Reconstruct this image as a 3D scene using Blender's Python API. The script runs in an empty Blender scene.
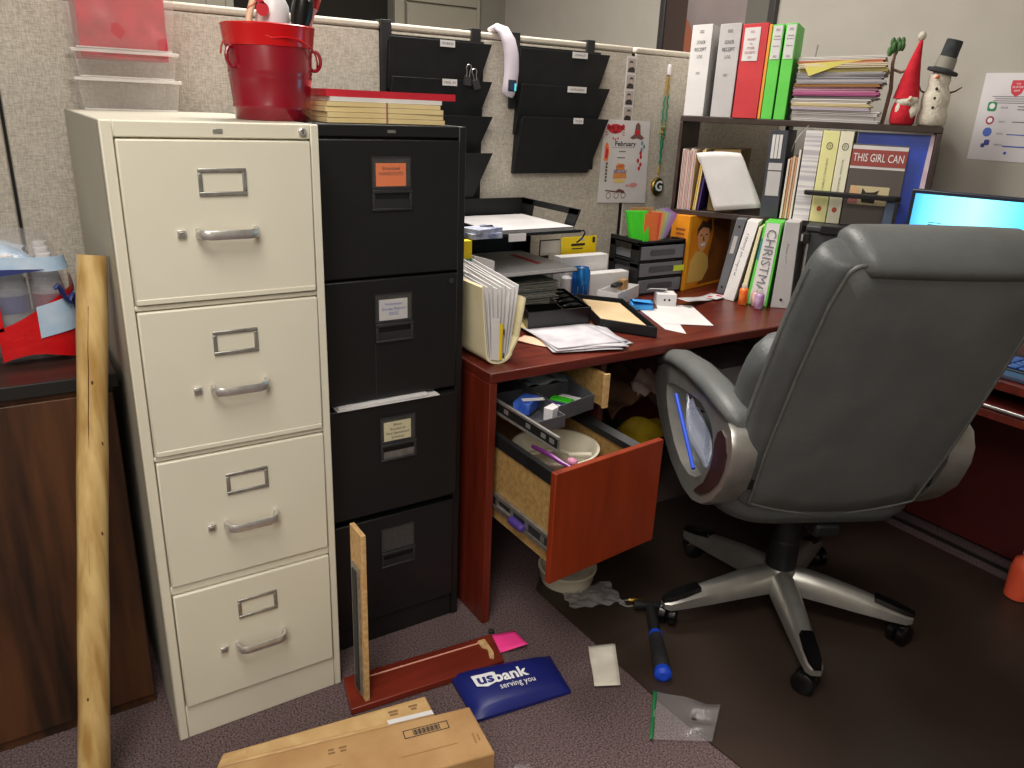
import bpy, bmesh, math, random
from mathutils import Vector, Matrix
from math import sin, cos, pi, radians, tan, atan2, hypot
random.seed(7)
COL = bpy.context.scene.collection
YP = 0.78      # face of the fabric partition
XR = 2.65      # right wall
ZT = 1.321     # top of the filing cabinets
ZD = 0.742     # desk top

# ------------------------------------------------------------------ materials
def lin(c):
    return tuple(((v/255.0)/12.92 if v/255.0 <= .04045 else ((v/255.0+.055)/1.055)**2.4) for v in c) + (1.0,)
_M = {}
def mat(name, c, rough=.5, metal=0.0, c2=None, scale=40, stretch=(1,1,1), bump=0.0, bscale=None, alpha=1.0, emit=None, estr=0, coat=0, trans=0, detail=3, lo=.35, hi=.65, spec=.5):
    if name in _M: return _M[name]
    m = bpy.data.materials.new(name); m.use_nodes = True
    nt = m.node_tree; b = nt.nodes['Principled BSDF']
    b.inputs['Base Color'].default_value = lin(c); b.inputs['Roughness'].default_value = rough
    b.inputs['Metallic'].default_value = metal; b.inputs['Alpha'].default_value = alpha
    b.inputs['Specular IOR Level'].default_value = spec
    if coat: b.inputs['Coat Weight'].default_value = coat; b.inputs['Coat Roughness'].default_value = .15
    if trans: b.inputs['Transmission Weight'].default_value = trans
    if emit: b.inputs['Emission Color'].default_value = lin(emit); b.inputs['Emission Strength'].default_value = estr
    tc = nt.nodes.new('ShaderNodeTexCoord'); mp = nt.nodes.new('ShaderNodeMapping')
    mp.inputs['Scale'].default_value = stretch
    nt.links.new(tc.outputs['Object'], mp.inputs['Vector'])
    if c2 is None: c2 = tuple(max(0, v*0.95) for v in c)
    n = nt.nodes.new('ShaderNodeTexNoise'); n.inputs['Scale'].default_value = scale; n.inputs['Detail'].default_value = detail
    nt.links.new(mp.outputs['Vector'], n.inputs['Vector'])
    r = nt.nodes.new('ShaderNodeValToRGB')
    r.color_ramp.elements[0].position = lo; r.color_ramp.elements[0].color = lin(c)
    r.color_ramp.elements[1].position = hi; r.color_ramp.elements[1].color = lin(c2)
    nt.links.new(n.outputs['Fac'], r.inputs['Fac']); nt.links.new(r.outputs['Color'], b.inputs['Base Color'])
    if bump:
        bp = nt.nodes.new('ShaderNodeBump'); bp.inputs['Strength'].default_value = bump; bp.inputs['Distance'].default_value = .004
        if bscale:
            n2 = nt.nodes.new('ShaderNodeTexNoise'); n2.inputs['Scale'].default_value = bscale; n2.inputs['Detail'].default_value = 4
            nt.links.new(mp.outputs['Vector'], n2.inputs['Vector']); nt.links.new(n2.outputs['Fac'], bp.inputs['Height'])
        else: nt.links.new(n.outputs['Fac'], bp.inputs['Height'])
        nt.links.new(bp.outputs['Normal'], b.inputs['Normal'])
    _M[name] = m
    return m
def woven(name, c, c2):
    m = bpy.data.materials.new(name); m.use_nodes = True; nt = m.node_tree; b = nt.nodes['Principled BSDF']
    b.inputs['Roughness'].default_value = .95; b.inputs['Specular IOR Level'].default_value = .1
    tc = nt.nodes.new('ShaderNodeTexCoord'); outs = []
    for st in ((70,70,420),(420,420,70)):
        mp = nt.nodes.new('ShaderNodeMapping'); mp.inputs['Scale'].default_value = st
        n = nt.nodes.new('ShaderNodeTexNoise'); n.inputs['Scale'].default_value = 1.0; n.inputs['Detail'].default_value = 4
        nt.links.new(tc.outputs['Object'], mp.inputs['Vector']); nt.links.new(mp.outputs['Vector'], n.inputs['Vector']); outs.append(n.outputs['Fac'])
    ad = nt.nodes.new('ShaderNodeMath'); ad.operation = 'ADD'; nt.links.new(outs[0], ad.inputs[0]); nt.links.new(outs[1], ad.inputs[1])
    ml = nt.nodes.new('ShaderNodeMath'); ml.operation = 'MULTIPLY'; ml.inputs[1].default_value = .5; nt.links.new(ad.outputs[0], ml.inputs[0])
    r = nt.nodes.new('ShaderNodeValToRGB'); r.color_ramp.elements[0].position = .38; r.color_ramp.elements[0].color = lin(c2)
    r.color_ramp.elements[1].position = .6; r.color_ramp.elements[1].color = lin(c)
    nt.links.new(ml.outputs[0], r.inputs['Fac']); nt.links.new(r.outputs['Color'], b.inputs['Base Color'])
    bp = nt.nodes.new('ShaderNodeBump'); bp.inputs['Strength'].default_value = .35; bp.inputs['Distance'].default_value = .002
    nt.links.new(ml.outputs[0], bp.inputs['Height']); nt.links.new(bp.outputs['Normal'], b.inputs['Normal'])
    return m
def plain(name, c, rough=.6, metal=0, **k): return mat(name, c, rough, metal, c2=c, **k)

M_fabric = woven('partition fabric', (206,199,186), (170,162,149))
M_cap = mat('partition cap', (206,198,182), .8, c2=(196,188,172), scale=90)
M_gap = plain('shadow gap', (22,19,17), .9)
M_wall = mat('painted wall', (182,177,167), .85, c2=(177,172,162), scale=6, bump=.05, bscale=120)
M_walldim = mat('dimmed back room wall', (140,137,126), .85, c2=(134,131,120), scale=6)  # wall paint darkened, standing in for the dimmer light behind the partitions
M_ceil = mat('ceiling tile', (225,222,214), .9, c2=(210,206,198), scale=60)
M_carpet = mat('carpet', (122,104,104), 1.0, c2=(62,50,51), scale=230, detail=6, lo=.36, hi=.66, bump=.6, bscale=300, spec=.05)
M_matp = mat('chair mat plastic', (60,48,41), .42, c2=(52,41,35), scale=3, alpha=.9, spec=.35)
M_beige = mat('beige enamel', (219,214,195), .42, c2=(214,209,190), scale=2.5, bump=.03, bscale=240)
M_beigeshade = mat('shaded beige side enamel', (186,182,166), .5, c2=(178,174,158), scale=2.5)  # cabinet side's shade mixed into a darker copy of the beige enamel
M_blackm = mat('black enamel', (20,20,20), .42, c2=(25,25,24), scale=3, bump=.03, bscale=260)
M_chrome = mat('brushed chrome', (226,224,220), .30, .8, c2=(206,204,200), scale=60)
M_steel = mat('dull steel', (176,174,168), .4, .75, c2=(150,148,142), scale=60)
M_walnut = mat('dark walnut', (86,52,28), .5, c2=(34,20,11), scale=1.6, stretch=(14,14,1.2), detail=6)
M_walntop = mat('dark walnut top', (66,36,28), .4, c2=(44,23,17), scale=2, stretch=(1.5,14,1), detail=5)
M_blkedge = plain('black edge band', (26,24,22), .5)
M_maho = mat('mahogany laminate', (104,38,24), .34, c2=(80,26,17), scale=2, stretch=(2,18,18), detail=5)
M_mahov = mat('mahogany upright', (112,38,20), .4, c2=(84,25,13), scale=2, stretch=(16,16,1.5), detail=5)
M_mahored = mat('mahogany drawer face', (144,50,15), .42, c2=(126,41,11), scale=1.6, stretch=(14,14,2), detail=4)
M_ply = mat('bare particle board', (176,142,86), .7, c2=(150,116,64), scale=80, detail=5)
M_plyl = mat('pale cut wood', (214,178,124), .7, c2=(190,150,96), scale=90)
M_espresso = mat('dark brown shelf wood', (64,48,40), .5, c2=(46,33,27), scale=2, stretch=(10,1.5,10), detail=5)
M_blackp = mat('black plastic', (24,24,25), .5, c2=(30,30,31), scale=20, spec=.3)
M_blackm2 = mat('matt charcoal plastic', (44,44,46), .55, c2=(38,38,40), scale=20)
M_shinyb = plain('glossy black plastic', (12,12,13), .22)
M_graytray = mat('grey drawer tray plastic', (82,83,87), .45, c2=(72,73,77), scale=20)
M_leather = mat('grey leather', (98,101,100), .44, c2=(90,93,92), scale=9, bump=.18, bscale=140, spec=.4)
M_leather2 = mat('grey leather side', (84,87,87), .48, c2=(76,79,79), scale=9, bump=.2, bscale=140, spec=.4)
M_piping = mat('leather piping', (96,97,94), .5, c2=(84,86,83), scale=60)
M_silver = mat('silver painted plastic', (178,176,170), .33, .75, c2=(165,163,158), scale=20)
M_brownp = mat('dark brown plastic inset', (52,34,32), .4, c2=(46,29,27), scale=20)
M_white = mat('white paper', (222,219,217), .8, c2=(212,209,208), scale=10)
M_paper2 = mat('grey white paper', (194,191,191), .85, c2=(182,179,179), scale=8)
M_manila = mat('manila card', (226,204,150), .8, c2=(216,192,136), scale=10)
M_manila2 = mat('pale manila card', (232,222,184), .8, c2=(224,212,170), scale=10)
M_cardb = mat('corrugated cardboard', (184,146,98), .85, c2=(166,126,80), scale=9, stretch=(1,1,1), detail=5)
M_cardb2 = mat('taped cardboard', (200,164,112), .5, c2=(180,142,90), scale=9, stretch=(2,8,2), detail=5)
M_tape = mat('clear brown tape', (206,172,122), .2, c2=(190,154,104), scale=20)
M_redb = mat('red enamel', (140,12,34), .22, c2=(128,10,30), scale=4, coat=.5)
M_redlip = mat('bright red enamel', (206,16,22), .25, c2=(196,14,20), scale=4, coat=.5)
M_red = mat('red card', (200,36,52), .55, c2=(188,30,46), scale=10)
M_redbind = mat('red binder vinyl', (206,58,64), .5, c2=(196,50,56), scale=10)
M_green = mat('bright green card', (104,214,84), .5, c2=(92,202,74), scale=10)
M_neon = mat('neon green paper', (70,214,40), .6, c2=(52,190,28), scale=10, stretch=(60,1,1))
M_pink = plain('neon pink paper', (255,62,150), .7)
M_blue = mat('royal blue folder', (34,76,196), .4, c2=(26,62,176), scale=8)
M_navy = mat('navy vinyl', (26,35,112), .38, c2=(22,30,102), scale=8, bump=.1, bscale=200)
M_lblue = plain('sky blue paper', (64,160,232), .7)
M_purple = plain('purple card', (70,48,128), .6)
M_lilac = plain('lilac paper', (186,150,214), .7)
M_orange = mat('orange card', (255,134,72), .6, c2=(250,126,62), scale=10)
M_orangeb = mat('orange printed box', (240,158,28), .5, c2=(205,118,20), scale=5)
M_yellow = mat('yellow card', (246,214,20), .5, c2=(238,204,14), scale=10)
M_ink = plain('black print', (34,32,34), .8)
M_greyink = plain('grey print', (120,118,124), .8)
M_rprint = plain('red print', (196,40,52), .7)
M_bprint = plain('blue print', (70,96,190), .7)
M_whiteprint = plain('white print', (240,240,240), .7)
M_whitepl = mat('white plastic', (228,224,226), .35, c2=(220,216,218), scale=10)
M_lav = mat('lavender white plastic', (216,208,220), .4, c2=(208,200,212), scale=10)
M_offwhite = mat('cream plastic', (218,210,190), .4, c2=(208,200,178), scale=8)
M_blueplas = plain('blue plastic', (28,72,200), .4)
M_brass = mat('brass', (196,160,84), .3, 1.0, c2=(170,136,66), scale=30)
M_dgreen = plain('green zip strip', (24,110,58), .5)
M_skin = plain('printed skin tone', (236,170,120), .7)
M_dbrown = plain('dark brown print', (70,44,28), .7)
def clear(name, c, a, rough=.12, bump=0, c2=None, scale=20):
    return mat(name, c, rough, alpha=a, c2=c2 or c, bump=bump, scale=scale, spec=.8)
M_clear = clear('clear plastic', (226,222,218), .10)
M_clearlip = clear('clear plastic rim', (238,234,230), .42)
M_film = clear('crinkled clear film', (215,212,214), .17, .08, bump=1.0, scale=40)
M_bag = clear('clear bag film', (206,200,202), .20, .12, bump=1.0, scale=40)
M_bottle = clear('clear bottle plastic', (150,160,168), .38, .06, c2=(196,204,210), scale=60)
M_smoke = clear('smoky drawer plastic', (120,122,130), .75, .3)
M_pouchclear = clear('label pocket plastic', (150,146,140), .10, .08)
M_screen = mat('lit monitor screen', (60,200,240), .3, c2=(60,200,240), emit=(70,214,248), estr=4.2)
def _scr():
    nt=M_screen.node_tree; b=nt.nodes['Principled BSDF']; b.inputs['Base Color'].default_value=(.02,.02,.03,1)
    for l in list(nt.links):
        if l.to_socket==b.inputs['Base Color']: nt.links.remove(l)
    tc=nt.nodes.new('ShaderNodeTexCoord'); sp=nt.nodes.new('ShaderNodeSeparateXYZ'); nt.links.new(tc.outputs['Generated'],sp.inputs[0])
    r=nt.nodes.new('ShaderNodeValToRGB'); nt.links.new(sp.outputs['Y'],r.inputs['Fac'])
    els=r.color_ramp.elements
    els[0].position=0.0; els[0].color=(.0,.35,.55,1); els[1].position=1.0; els[1].color=(.02,.16,.36,1)
    for pos,col in ((.45,(.0,.40,.60,1)),(.72,(.16,.44,.52,1)),(.88,(.10,.36,.48,1))):
        e=els.new(pos); e.color=col
    nt.links.new(r.outputs['Color'],b.inputs['Emission Color'])
_scr()
M_canblue = mat('blue drink can', (36,120,196), .25, .6, c2=(20,70,160), scale=14)
M_yarn = mat('white fleece', (222,216,200), .95, c2=(206,198,180), scale=60, bump=.8, bscale=120)
M_felt = mat('red felt', (204,34,50), .95, c2=(188,26,42), scale=60, bump=.3, bscale=160)
M_felt2 = mat('charcoal felt', (62,66,68), .95, c2=(52,55,57), scale=60, bump=.3, bscale=160)
M_pole = mat('varnished raw wood', (214,184,124), .28, c2=(168,130,70), scale=2.2, stretch=(16,16,1.4), detail=6, coat=.4)
M_knot = plain('wood knot', (92,58,26), .6)
M_door = mat('cream painted door', (164,159,144), .6, c2=(160,155,140), scale=4)
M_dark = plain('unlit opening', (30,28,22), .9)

# ------------------------------------------------------------------ mesh builder
# the hutch stands diagonally in the corner: its contents are laid out along its own front line
WARP=[False]
HPL=Vector((1.922,.620,0)); HE=Vector((sin(radians(32)),-cos(radians(32)),0)); HD=Vector((cos(radians(32)),sin(radians(32)),0))
def warp(v):
    Yq=v.y+1.5195; q=(2.1465-.9334*Yq)/(.848+.2385*Yq); k=.9334+.2385*q
    p=HPL+HE*q+HD*(v.x-2.07)
    z=v.z
    if WARP[0]==2: pass
    elif z>=1.3606: z=1.361+(z-1.361)*k
    elif 1.0357<=z<1.3605: z=1.036+(z-1.036)*min(k,1.0)
    return Vector((p.x,p.y,z))
class MB:
    def __init__(s): s.v=[]; s.f=[]; s.mi=[]; s.cur=0
    def add(s, vs, fs):
        o=len(s.v); s.v += [Vector(p) for p in vs]; s.f += [tuple(i+o for i in f) for f in fs]; s.mi += [s.cur]*len(fs); return s
    def use(s,i): s.cur=i; return s
    def bx(s,x0,x1,y0,y1,z0,z1):
        return s.add([(x0,y0,z0),(x1,y0,z0),(x1,y1,z0),(x0,y1,z0),(x0,y0,z1),(x1,y0,z1),(x1,y1,z1),(x0,y1,z1)],
            [(0,3,2,1),(4,5,6,7),(0,1,5,4),(1,2,6,5),(2,3,7,6),(3,0,4,7)])
    def obx(s,c,size,mtx=None,rz=0):
        n=len(s.v); hx,hy,hz=[q/2 for q in size]; s.bx(-hx,hx,-hy,hy,-hz,hz)
        R=(mtx.to_3x3() if mtx else Matrix.Rotation(rz,3,'Z'))
        for i in range(n,len(s.v)): s.v[i]=R@s.v[i]+Vector(c)
        return s
    def hexa(s,b,t):   # bottom 4 points, top 4 points (ccw from above)
        return s.add(list(b)+list(t),[(3,2,1,0),(4,5,6,7),(0,1,5,4),(1,2,6,5),(2,3,7,6),(3,0,4,7)])
    def prism(s,poly,axis,a0,a1):
        n=len(poly)
        def P(p,a): return {'x':(a,p[0],p[1]),'y':(p[0],a,p[1]),'z':(p[0],p[1],a)}[axis]
        vs=[P(p,a0) for p in poly]+[P(p,a1) for p in poly]
        return s.add(vs,[tuple(range(n-1,-1,-1)),tuple(range(n,2*n))]+[(i,(i+1)%n,(i+1)%n+n,i+n) for i in range(n)])
    def slab(s,pts,d):  # polygon of 3D points thickened by vector d
        n=len(pts); d=Vector(d); vs=[Vector(p) for p in pts]+[Vector(p)+d for p in pts]
        return s.add(vs,[tuple(range(n-1,-1,-1)),tuple(range(n,2*n))]+[(i,(i+1)%n,(i+1)%n+n,i+n) for i in range(n)])
    def quad(s,*p): return s.add(p,[tuple(range(len(p)))])
    def tube(s,pts,r,n=8,closed=False,cap=True):
        pts=[Vector(p) for p in pts]; m=len(pts); rs=r if isinstance(r,(list,tuple)) else [r]*m
        o=len(s.v); up=None; vs=[]
        for i,p in enumerate(pts):
            a=pts[i-1] if (i>0 or closed) else p; b=pts[(i+1)%m] if (i<m-1 or closed) else p
            t=(b-a).normalized()
            if up is None:
                up=t.orthogonal().normalized()
            up=(up-t*up.dot(t)).normalized(); w=t.cross(up)
            for k in range(n):
                an=2*pi*k/n; vs.append(p+(up*cos(an)+w*sin(an))*rs[i])
        fs=[]
        for i in range(m if closed else m-1):
            j=(i+1)%m
            for k in range(n): fs.append((i*n+k,i*n+(k+1)%n,j*n+(k+1)%n,j*n+k))
        if cap and not closed: fs += [tuple(range(n-1,-1,-1)),tuple(range((m-1)*n,m*n))]
        return s.add(vs,fs)
    def cyl(s,p0,p1,r0,r1=None,n=24): return s.tube([p0,p1],[r0,r0 if r1 is None else r1],n)
    def lathe(s,prof,c=(0,0,0),n=32,mtx=None,sx=1,sy=1):
        vs=[]; fs=[]; m=len(prof)
        for (r,z) in prof:
            for k in range(n):
                a=2*pi*k/n; p=Vector((r*cos(a)*sx,r*sin(a)*sy,z))
                if mtx: p=mtx.to_3x3()@p
                vs.append(p+Vector(c))
        for i in range(m-1):
            for k in range(n): fs.append((i*n+k,i*n+(k+1)%n,(i+1)*n+(k+1)%n,(i+1)*n+k))
        if prof[0][0]>1e-6: fs.append(tuple(range(n-1,-1,-1)))
        if prof[-1][0]>1e-6: fs.append(tuple(range((m-1)*n,m*n)))
        return s.add(vs,fs)
    def ball(s,c,r,n=16,mtx=None):
        rx,ry,rz=r if isinstance(r,(tuple,list)) else (r,r,r)
        m=n//2; prof=[(max(1e-4,sin(pi*i/m)),-cos(pi*i/m)) for i in range(m+1)]
        o=len(s.v); s.lathe(prof,(0,0,0),n)
        for i in range(o,len(s.v)):
            p=s.v[i]; p=Vector((p.x*rx,p.y*ry,p.z*rz))
            if mtx: p=mtx.to_3x3()@p
            s.v[i]=p+Vector(c)
        return s
    def grid(s,nu,nv,fn):
        vs=[fn(i/(nu-1),j/(nv-1)) for j in range(nv) for i in range(nu)]
        fs=[(j*nu+i,j*nu+i+1,(j+1)*nu+i+1,(j+1)*nu+i) for j in range(nv-1) for i in range(nu-1)]
        return s.add(vs,fs)
    def loft(s,rings,cap=True):
        n=len(rings[0]); vs=[p for r in rings for p in r]; fs=[]
        for i in range(len(rings)-1):
            for k in range(n): fs.append((i*n+k,i*n+(k+1)%n,(i+1)*n+(k+1)%n,(i+1)*n+k))
        if cap: fs += [tuple(range(n-1,-1,-1)),tuple(range((len(rings)-1)*n,len(rings)*n))]
        return s.add(vs,fs)
    def xf(s,M,start=0):
        for i in range(start,len(s.v)): s.v[i]=M@s.v[i]
        return s
    def build(s,name,mats,parent=None,world=True,bevel=0,smooth=30,sub=0,solid=0,seg=2):
        me=bpy.data.meshes.new(name); vs=s.v
        if WARP[0] and world: vs=[warp(v) for v in vs]
        o=bpy.data.objects.new(name,me); COL.objects.link(o)
        if parent is not None:
            o.parent=parent
            if world:
                inv=wm(parent).inverted(); vs=[inv@v for v in vs]
        me.from_pydata([tuple(v) for v in vs],[],s.f)
        for m in (mats if isinstance(mats,(list,tuple)) else [mats]): me.materials.append(m)
        me.polygons.foreach_set('material_index',s.mi)
        bm=bmesh.new(); bm.from_mesh(me); bmesh.ops.recalc_face_normals(bm,faces=bm.faces); bm.to_mesh(me); bm.free()
        if smooth:
            me.polygons.foreach_set('use_smooth',[True]*len(me.polygons)); me.set_sharp_from_angle(angle=radians(smooth))
        if solid: md=o.modifiers.new('thick','SOLIDIFY'); md.thickness=solid; md.offset=0
        if bevel: md=o.modifiers.new('bevel','BEVEL'); md.width=bevel; md.segments=seg; md.limit_method='ANGLE'; md.angle_limit=radians(40)
        if sub: md=o.modifiers.new('sub','SUBSURF'); md.levels=sub; md.render_levels=sub
        return o
def wm(o):
    m=Matrix.LocRotScale(o.location,o.rotation_euler,o.scale)
    return wm(o.parent)@m if o.parent else m
def tag(o,label=None,cat=None,group=None,kind=None):
    if label: o['label']=label
    if cat: o['category']=cat
    if group: o['group']=group
    if kind: o['kind']=kind
    return o
def thing(name,label,cat,loc=(0,0,0),rz=0,group=None):
    o=bpy.data.objects.new(name,None); COL.objects.link(o); o.empty_display_size=.05
    o.location=warp(Vector(loc)) if WARP[0] else loc; o.rotation_euler=(0,0,rz); return tag(o,label,cat,group)
def struct(name,mb,m,parent=None,**k):
    o=mb.build(name,m,parent,**k)
    if parent is None: o['kind']='structure'
    return o
def kids(o): return [c for c in bpy.data.objects if c.parent==o]
def dup(o,loc,rz=None,label=None,group=None,name=None):
    r=o.copy(); COL.objects.link(r); r.location=loc
    if rz is not None: r.rotation_euler=(0,0,rz)
    if label: r['label']=label
    if group: r['group']=group
    def rec(a,b):
        for ch in kids(a):
            c=ch.copy(); COL.objects.link(c); c.parent=b; rec(ch,c)
    rec(o,r); return r
_tc=[0]
def text(s,origin,xd,yd,width=None,size=.01,m=M_ink,parent=None,name='lettering',align='CENTER',lift=.0006,world=True,bold=0,shear=0):
    cu=bpy.data.curves.new('txt','FONT'); cu.body=s; cu.size=1; cu.align_x=align; cu.align_y='CENTER'; cu.offset=bold; cu.resolution_u=2; cu.shear=shear
    ob=bpy.data.objects.new('txt',cu); me=bpy.data.meshes.new_from_object(ob)
    vs=[Vector(v.co) for v in me.vertices]; fs=[tuple(p.vertices) for p in me.polygons]
    bpy.data.objects.remove(ob); bpy.data.curves.remove(cu); bpy.data.meshes.remove(me)
    if not vs: return None
    w=max(v.x for v in vs)-min(v.x for v in vs); k=size
    kx = (width/w) if width else size
    if width and size is None: k=kx
    xd=Vector(xd).normalized(); yd=Vector(yd).normalized(); nn=xd.cross(yd).normalized()
    o=Vector(origin)+nn*lift
    mb=MB(); mb.add([o+xd*v.x*kx+yd*v.y*k for v in vs],fs)
    me=mb.build(name,m,parent,world=world,smooth=0)
    if parent is None: tag(me)
    return me
def rowlines(mb,origin,xd,yd,widths,pitch,h,lift=.0006,align=0):
    xd=Vector(xd).normalized(); yd=Vector(yd).normalized(); n=xd.cross(yd).normalized()
    for i,w in enumerate(widths):
        o=Vector(origin)-yd*pitch*i+n*lift
        if align==0: a=-w/2
        else: a=0
        mb.quad(o+xd*a-yd*h/2,o+xd*(a+w)-yd*h/2,o+xd*(a+w)+yd*h/2,o+xd*a+yd*h/2)
    return mb
def disc(mb,c,xd,yd,r,n=20,lift=.0005,ry=None):
    xd=Vector(xd).normalized(); yd=Vector(yd).normalized(); nn=xd.cross(yd); c=Vector(c)+nn*lift; ry=ry or r
    return mb.add([c+xd*cos(2*pi*k/n)*r+yd*sin(2*pi*k/n)*ry for k in range(n)],[tuple(range(n))])
def poly(mb,c,xd,yd,pts,lift=.0005):
    xd=Vector(xd).normalized(); yd=Vector(yd).normalized(); nn=xd.cross(yd); c=Vector(c)+nn*lift
    return mb.add([c+xd*p[0]+yd*p[1] for p in pts],[tuple(range(len(pts)))])
X=(1,0,0); Y=(0,1,0); Z=(0,0,1); NX=(-1,0,0); NY=(0,-1,0)
def rring(w,h,r,n=4):   # rounded rectangle outline centred on 0
    out=[]
    for cx,cy,a0 in ((w/2-r,h/2-r,0),(-w/2+r,h/2-r,90),(-w/2+r,-h/2+r,180),(w/2-r,-h/2+r,270)):
        for k in range(n+1):
            a=radians(a0+90*k/n); out.append((cx+r*cos(a),cy+r*sin(a)))
    return out

#PART_SETTING
# ------------------------------------------------------------------ setting
struct('floor',MB().bx(-3,XR+.1,-4,3.1,-.06,0),M_carpet)
struct('ceiling',MB().bx(-3,XR+.1,-4,3.1,2.7,2.76),M_ceil)
struct('wall_right',MB().bx(XR,XR+.1,-4,3.1,0,2.7),M_wall)
struct('wall_left',MB().bx(-3.1,-3,-4,3.1,0,2.7),M_wall)
struct('wall_front',MB().bx(-3.1,XR+.1,-4.1,-4,0,2.7),M_wall)
# back wall with a dark doorway
bw=MB().bx(-3,.99,3.0,3.1,0,2.7).bx(1.90,XR,3.0,3.1,0,2.7).bx(.99,1.90,3.0,3.1,2.15,2.7)
struct('wall_back',bw,M_walldim)
d=MB().bx(.99,1.90,3.09,3.1,0,2.15); struct('doorway_dark',d,M_dark)  # dark sheet painted in for the unlit space past the doorway
t=MB().bx(1.895,1.955,2.975,3.0,0,2.2); struct('trim_1',t,M_door,bevel=.004)
t=MB().bx(.955,.995,2.975,3.0,0,2.2); struct('trim_2',t,M_door,bevel=.004)
d=MB().bx(1.97,2.43,2.97,3.0,0,1.9).bx(1.97,2.43,2.97,3.0,1.912,2.3).bx(2.43,2.45,2.965,3.0,0,2.35).bx(1.97,2.43,2.99,3.0,1.9,1.912)
struct('door_2',d,M_door,bevel=.002)
struct('trim_3',MB().bx(.70,.955,2.985,3.0,1.0,2.4).bx(.70,.715,2.975,2.986,1.0,2.4).bx(.86,.872,2.975,2.986,1.0,2.4),M_door)
# fabric partitions
def partition(name,x0,x1):
    o=struct(name,MB().bx(x0,x1,YP,YP+.05,.04,1.562),M_fabric,bevel=.006)
    c=MB().bx(x0,x1,YP-.002,YP+.052,1.5635,1.583).build('cap',M_cap,o,bevel=.006)
    
    return o
partition('wall_partition_left',-1.10,-.129)
partition('wall_partition_middle',-.121,.846)
partition('wall_partition_centre',.854,1.814)
partition('wall_partition_right',1.828,XR-.002)
struct('trim_4',MB().bx(-.128,-.122,YP+.001,YP+.049,.04,1.562).bx(.847,.853,YP+.001,YP+.049,.04,1.562).bx(1.815,1.827,YP+.003,YP+.049,.04,1.562),M_gap)
struct('baseboard_right',MB().bx(XR-.012,XR,-4,3,0,.09),M_blkedge)

#PART_CABINETS
# ------------------------------------------------------------------ beige cabinet
W=.3775
c=thing('filing_cabinet','beige four-drawer metal filing cabinet with chrome handles beside black cabinet','filing cabinet',(W/2,.35,0))
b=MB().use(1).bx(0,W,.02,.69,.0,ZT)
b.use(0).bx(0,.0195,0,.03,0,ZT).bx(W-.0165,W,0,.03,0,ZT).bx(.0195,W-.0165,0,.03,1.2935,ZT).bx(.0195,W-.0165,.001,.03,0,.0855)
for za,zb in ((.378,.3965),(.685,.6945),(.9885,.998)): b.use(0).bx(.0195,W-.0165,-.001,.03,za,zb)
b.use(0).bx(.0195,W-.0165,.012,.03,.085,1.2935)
b.build('body',[M_beige,M_beigeshade],c,bevel=.0025)
badge=MB().bx(.182,.199,-.002,0,1.302,1.310).build('badge',M_steel,c,bevel=.001)
lk=MB().lathe([(.0075,0),(.0075,.006),(.006,.007),(.0001,.007)],(.345,0,1.307),20,Matrix.Rotation(pi/2,4,'X')).use(1).bx(.344,.346,-.0076,-.0068,1.3035,1.3105)
lk.build('lock',[M_chrome,M_ink],c)
ZR=[(1.000,1.2905),(.6965,.9865),(.3985,.6830),(.0875,.3760)]
LB=['top drawer front of the beige cabinet','','','']
for i,(z0,z1) in enumerate(ZR):
    d=MB().bx(.0215,.3585,-.006,.015,z0,z1)
    d.bx(.0215,.3585,-.002,.015,z0-.004,z1) if 0 else None
    dr=d.build('drawer',M_beige,c,bevel=.003)
    if i in (0,1): # rolled lower lip
        MB().bx(.024,.356,-.0075,-.004,z0+.0005,z0+.011).build('lip',M_beige,dr,bevel=.0015)
    h=z1-z0
    zc=z1-.073; 
    f=MB()
    x0,x1,y0,y1=.148,.2335,zc-.0245,zc+.0245; t=.0075
    f.bx(x0,x1,-.010,-.006,y0,y0+t).bx(x0,x1,-.010,-.006,y1-t,y1).bx(x0,x0+t,-.010,-.006,y0+t,y1-t).bx(x1-t,x1,-.010,-.006,y0+t,y1-t)
    lh=f.build('label_holder',M_steel,dr,bevel=.0015)
    MB().bx(x0+t,x1-t,-.0068,-.006,y0+t,y1-t).build('blank_card',M_beige,dr)
    zh=z1-.163
    hp=[(.139,-.006,zh),(.139,-.020,zh),(.144,-.030,zh-.001),(.156,-.034,zh-.002),(.226,-.034,zh-.002),(.238,-.030,zh-.001),(.243,-.020,zh),(.243,-.006,zh)]
    hb=MB()
    rings=[]
    P=[Vector(p) for p in hp]
    for k,p in enumerate(P):
        a=P[max(0,k-1)]; q=P[min(len(P)-1,k+1)]; tdir=(q-a).normalized(); n=Vector((0,0,1)); w=tdir.cross(n)
        rings.append([p+n*u*.0085+w*v*.0042 for u,v in ((-1,-.6),(-.6,-1),(.6,-1),(1,-.6),(1,.6),(.6,1),(-.6,1),(-1,.6))])
    hb.loft(rings).build('handle',M_chrome,dr,smooth=50)
    MB().bx(.1035,.1185,-.012,-.006,zh-.007,zh+.006).use(1).bx(.106,.116,-.0135,-.012,zh-.005,zh+.003).build('thumb_latch',[M_chrome,M_steel],dr,bevel=.001)

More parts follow.
